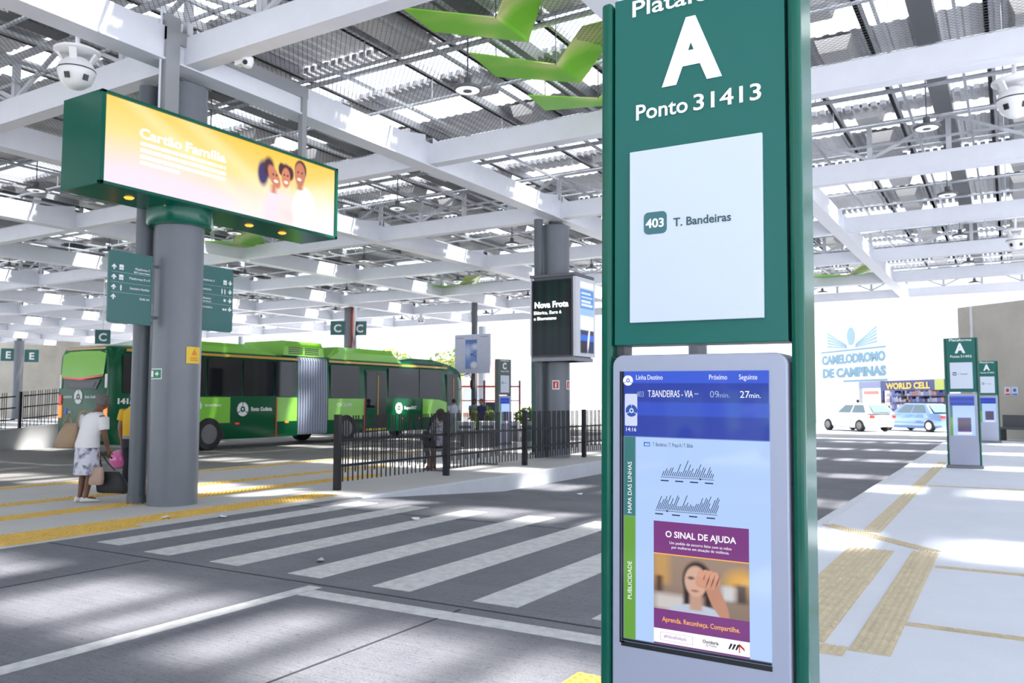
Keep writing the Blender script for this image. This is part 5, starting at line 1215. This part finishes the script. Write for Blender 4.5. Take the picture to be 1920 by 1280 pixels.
for k in range(2):
    rt = thing('ramp_railing', ['black ramp railing at the far left edge', 'black ramp railing just left of the bus rear'][k], 'railing', (-28.05, 12.5 + 2.6 * k, 0), 0, 'railings on the access ramp')
    z0 = lambda y, k=k: rz_(12.5 + 2.6 * k + y) - .12
    MB().box(-.04, .04, -.04, .04, z0(0) - .3, z0(0) + 1.2).build('post', BLACK_STEEL, rt)
    bars_section(rt, 2.5, z0, 0, .10, rails=(.30, .68, 1.05), top=1.2, deep=.02, short=.2, pitch=.24)

# ================================================================ middle distance
mbd = thing('map_board', 'pale hanging map board with a clock picture beyond the bus front', 'sign', (-22.36, 33.4, 2.80), 0)
MB().box(-1.03, 1.03, 0, .10, 0, 1.9).build('board', mat('pale lilac board', (.62, .64, .80), .5), mbd, bevel=.01)
def clockpic(U, V):
    C = np.ones(U.shape + (3,)) * srgb(120, 150, 215); C = paint(C, rect(U, V, 0, 1, .84, 1), srgb(92, 120, 190)); C = paint(C, ell(U, V, .2, .6, .3, .2, .6), srgb(190, 205, 240)); C = paint(C, ell(U, V, .85, .75, .3, .1, .5), srgb(215, 222, 245)); C = paint(C, ell(U, V, .75, .12, .3, .12, .3), srgb(235, 238, 248))
    C = paint(C, ell(U, V, .7, .52, .2, .012, .3, .45), srgb(35, 40, 80)); C = paint(C, ell(U, V, .75, .46, .26, .012, .3, -.28), srgb(35, 40, 80)); C = paint(C, ell(U, V, .5, .49, .06, .03, .3), srgb(35, 40, 80)); return C
picture('clock_picture', .68, 1.42, 50, 90, clockpic, print_mat('clock print'), mbd, (-.40, -.004, .22))
mb = MB(); rng = random.Random(8)
for k in range(12):
    a = k * math.pi / 6; mb.box(.95 * .62 * math.sin(a) - .015, .95 * .62 * math.sin(a) + .015, -.004, 0, .95 + .8 * math.cos(a) - .02, .95 + .8 * math.cos(a) + .02)
mb.box(-.95, -.5, -.004, 0, 1.72, 1.75); mb.box(.5, .95, -.004, 0, 1.75, 1.78)
mb.build('board_marks', mat('board ink', (.2, .22, .3), .5), mbd)
MB().box(-.11, .11, .10, .3, -2.9, 0).box(-.11, .11, .1, .3, 0, 3.6).build('post', DARK_STEEL, mbd)
rf = thing('shop_kiosk', 'open red framed kiosk with dark shelves beyond the bus front', 'kiosk', (-22.6, 35.5, -.1), R(31))
for x in (-1.55, -.35, 1.45): MB().box(x - .05, x + .05, -.05, .05, 0, 2.6).build('post', mat('dark red frame', (.25, .03, .03), .5), rf)
MB().box(-1.6, 1.5, -.05, .05, 2.25, 2.33).box(-1.6, 1.5, -.05, .05, 1.55, 1.6).build('crossbar', mat('bright red frame', (.6, .08, .07), .5), rf)
mb = MB(); mb.box(-.3, .7, .3, .8, 0, 1.5)
for z in (.4, .8, 1.2): mb.box(-.3, .7, .25, .3, z, z + .05)
mb.build('shelves', mat('dark shelf', (.07, .07, .12), .6), rf)
LEAF = [mat('leaf light', (.42, .55, .08), .6), mat('leaf mid', (.16, .30, .05), .6), mat('leaf dry', (.30, .22, .12), .6)]
def leaves(mb, c, r, n, size, rng, mats=3):
    for _ in range(n):
        v = Vector((rng.gauss(0, 1), rng.gauss(0, 1), rng.gauss(0, 1))).normalized() * (rng.random() ** .4); p = Vector(c) + Vector((v.x * r[0], v.y * r[1], v.z * r[2]))
        a = Vector((rng.gauss(0, 1), rng.gauss(0, 1), rng.gauss(0, 1))).normalized(); b = a.cross(Vector((rng.gauss(0, 1), rng.gauss(0, 1), rng.gauss(0, 1)))).normalized(); s = size * (.6 + .8 * rng.random())
        mb.add([p - a * s, p + b * s * .4, p + a * s, p - b * s * .4], [(0, 1, 2, 3)], rng.randrange(mats))
for k, (p, lb) in enumerate((((-19.9, 30.6, -.1), 'yellow green shrub left of the distant C totem'), ((-17.9, 31.2, -.1), 'yellow green shrub right of the distant C totem'))):
    t = thing('shrub', lb, 'plant', p, 0, 'shrubs beyond the bus front'); mb = MB(); leaves(mb, (0, 0, .75), (.7, .5, .55), 420, .13, random.Random(k), 2); mb.build('foliage', LEAF, t); MB().cyl((0, 0, 0), (0, 0, .7), .05, n=8).build('stem', mat('bark', (.12, .08, .05), .8), t)
for k, (x, y, h) in enumerate(((-49, 54, 6.3), (-45, 55, 6.0), (-40.6, 57.2, 5.9))):
    t = thing('tree', ['thin leaved tree left of the C column above the bus', 'thin leaved tree behind the C column', 'thin leaved tree right of the C column'][k], 'tree', (x, y, -.6), 0, 'trees beyond the bus'); mb = MB(); leaves(mb, (0, 0, h - .8), (2.0, 1.6, 1.3), 500, .22, random.Random(20 + k)); mb.build('crown', LEAF, t)
    MB().tube([(0, 0, 0), (.1, 0, 2), (0, .1, h - .6)], [.2, .15, .06], 8).tube([(.05, 0, 2.6), (.9, .3, h - .8)], [.1, .03], 6).tube([(.05, 0, 2.9), (-.8, -.2, h - .7)], [.1, .03], 6).build('trunk', mat('bark', (.12, .08, .05), .8), t)
pk = thing('market_building', 'pale pink building behind the bus roof', 'building', (-50.5, 62.5, -.6), R(40))
MB().box(-11, 11, 0, 8, 0, 5.9).build('walls', mat('pale pink render', (.72, .40, .36), .8), pk); MB().box(-11.3, 11.3, -.3, 8.3, 5.9, 6.15).build('roof_edge', FW, pk)
mb = MB()
for i in range(2):
    for j in range(2): mb.sphere((6.7 + .62 * i, -.04, 5.3 - .7 * j), .28, .03, .28, 14, 8)
mb.build('emblem', mat('blue grey emblem', (.18, .22, .38), .5), pk)
for k in range(5): MB().box(-9.5 + 4 * k, -7.3 + 4 * k, -.05, .05, 1.2, 3.2).build('window', mat('pale shop window', (.3, .35, .42), .2), pk)
for k, (x, y) in enumerate(((-18.3, 26.9), (-17.55, 27.35), (-16.8, 27.8), (-16.05, 28.25))):
    t = thing('planter_block', ['white concrete block behind the railing, left end of a row of four', 'white concrete block second from the left in the row', 'white concrete block third from the left in the row', 'white concrete block at the right end of the row'][k], 'barrier', (x, y, -.1), R(31), 'concrete blocks by the bus lane')
    MB().box(-.36, .36, -.2, .2, 0, .78).build('block', SILL, t, bevel=.02); MB().box(-.24, .24, -.21, -.19, .5, .62).build('slot', DARK_STEEL, t); MB().box(-.34, .34, -.205, -.19, .0, .42).build('grey_face', mat('grey block face', (.2, .21, .24), .6), t)

# ================================================================ litter on the ground
rng = random.Random(4)
for k, (x, y, z, lb) in enumerate(((-5.56, 5.78, .004, 'small crumpled foil scrap between crosswalk stripes'), (-6.46, 8.36, .004, 'white paper scrap on the far part of the crosswalk'), (-9.25, 6.84, .006, 'white paper scrap on the median beside the yellow strip'), (-8.72, 7.28, .0, 'white paper scrap at the median edge right of the column'), (-7.1, 14.3, -.296, 'white paper scrap on the road below the median kerb'))):
    mb = MB(); pts = [(.06 * math.cos(a) * (.5 + rng.random()), .06 * math.sin(a) * (.5 + rng.random()), .002 + .03 * rng.random()) for a in np.linspace(0, 6.28, 7)[:-1]] + [(0, 0, .035)]
    mb.add(pts, [(i, (i + 1) % 6, 6) for i in range(6)] + [(5, 4, 3, 2, 1, 0)]); o = mb.build('paper_scrap', WHITE_PANEL if k else GALV); o.location = (x, y, z); tag(o, lb, 'litter')
st = MB(); st.sphere((0, 0, .03), .10, .05, .04, 12, 8); o = st.build('kerb_stone', mat('rust brown stone', (.25, .13, .05), .7), smooth=True); o.location = (-2.10, 9.55, .0); tag(o, 'rusty brown lump at the near end of the white kerb', 'stone')
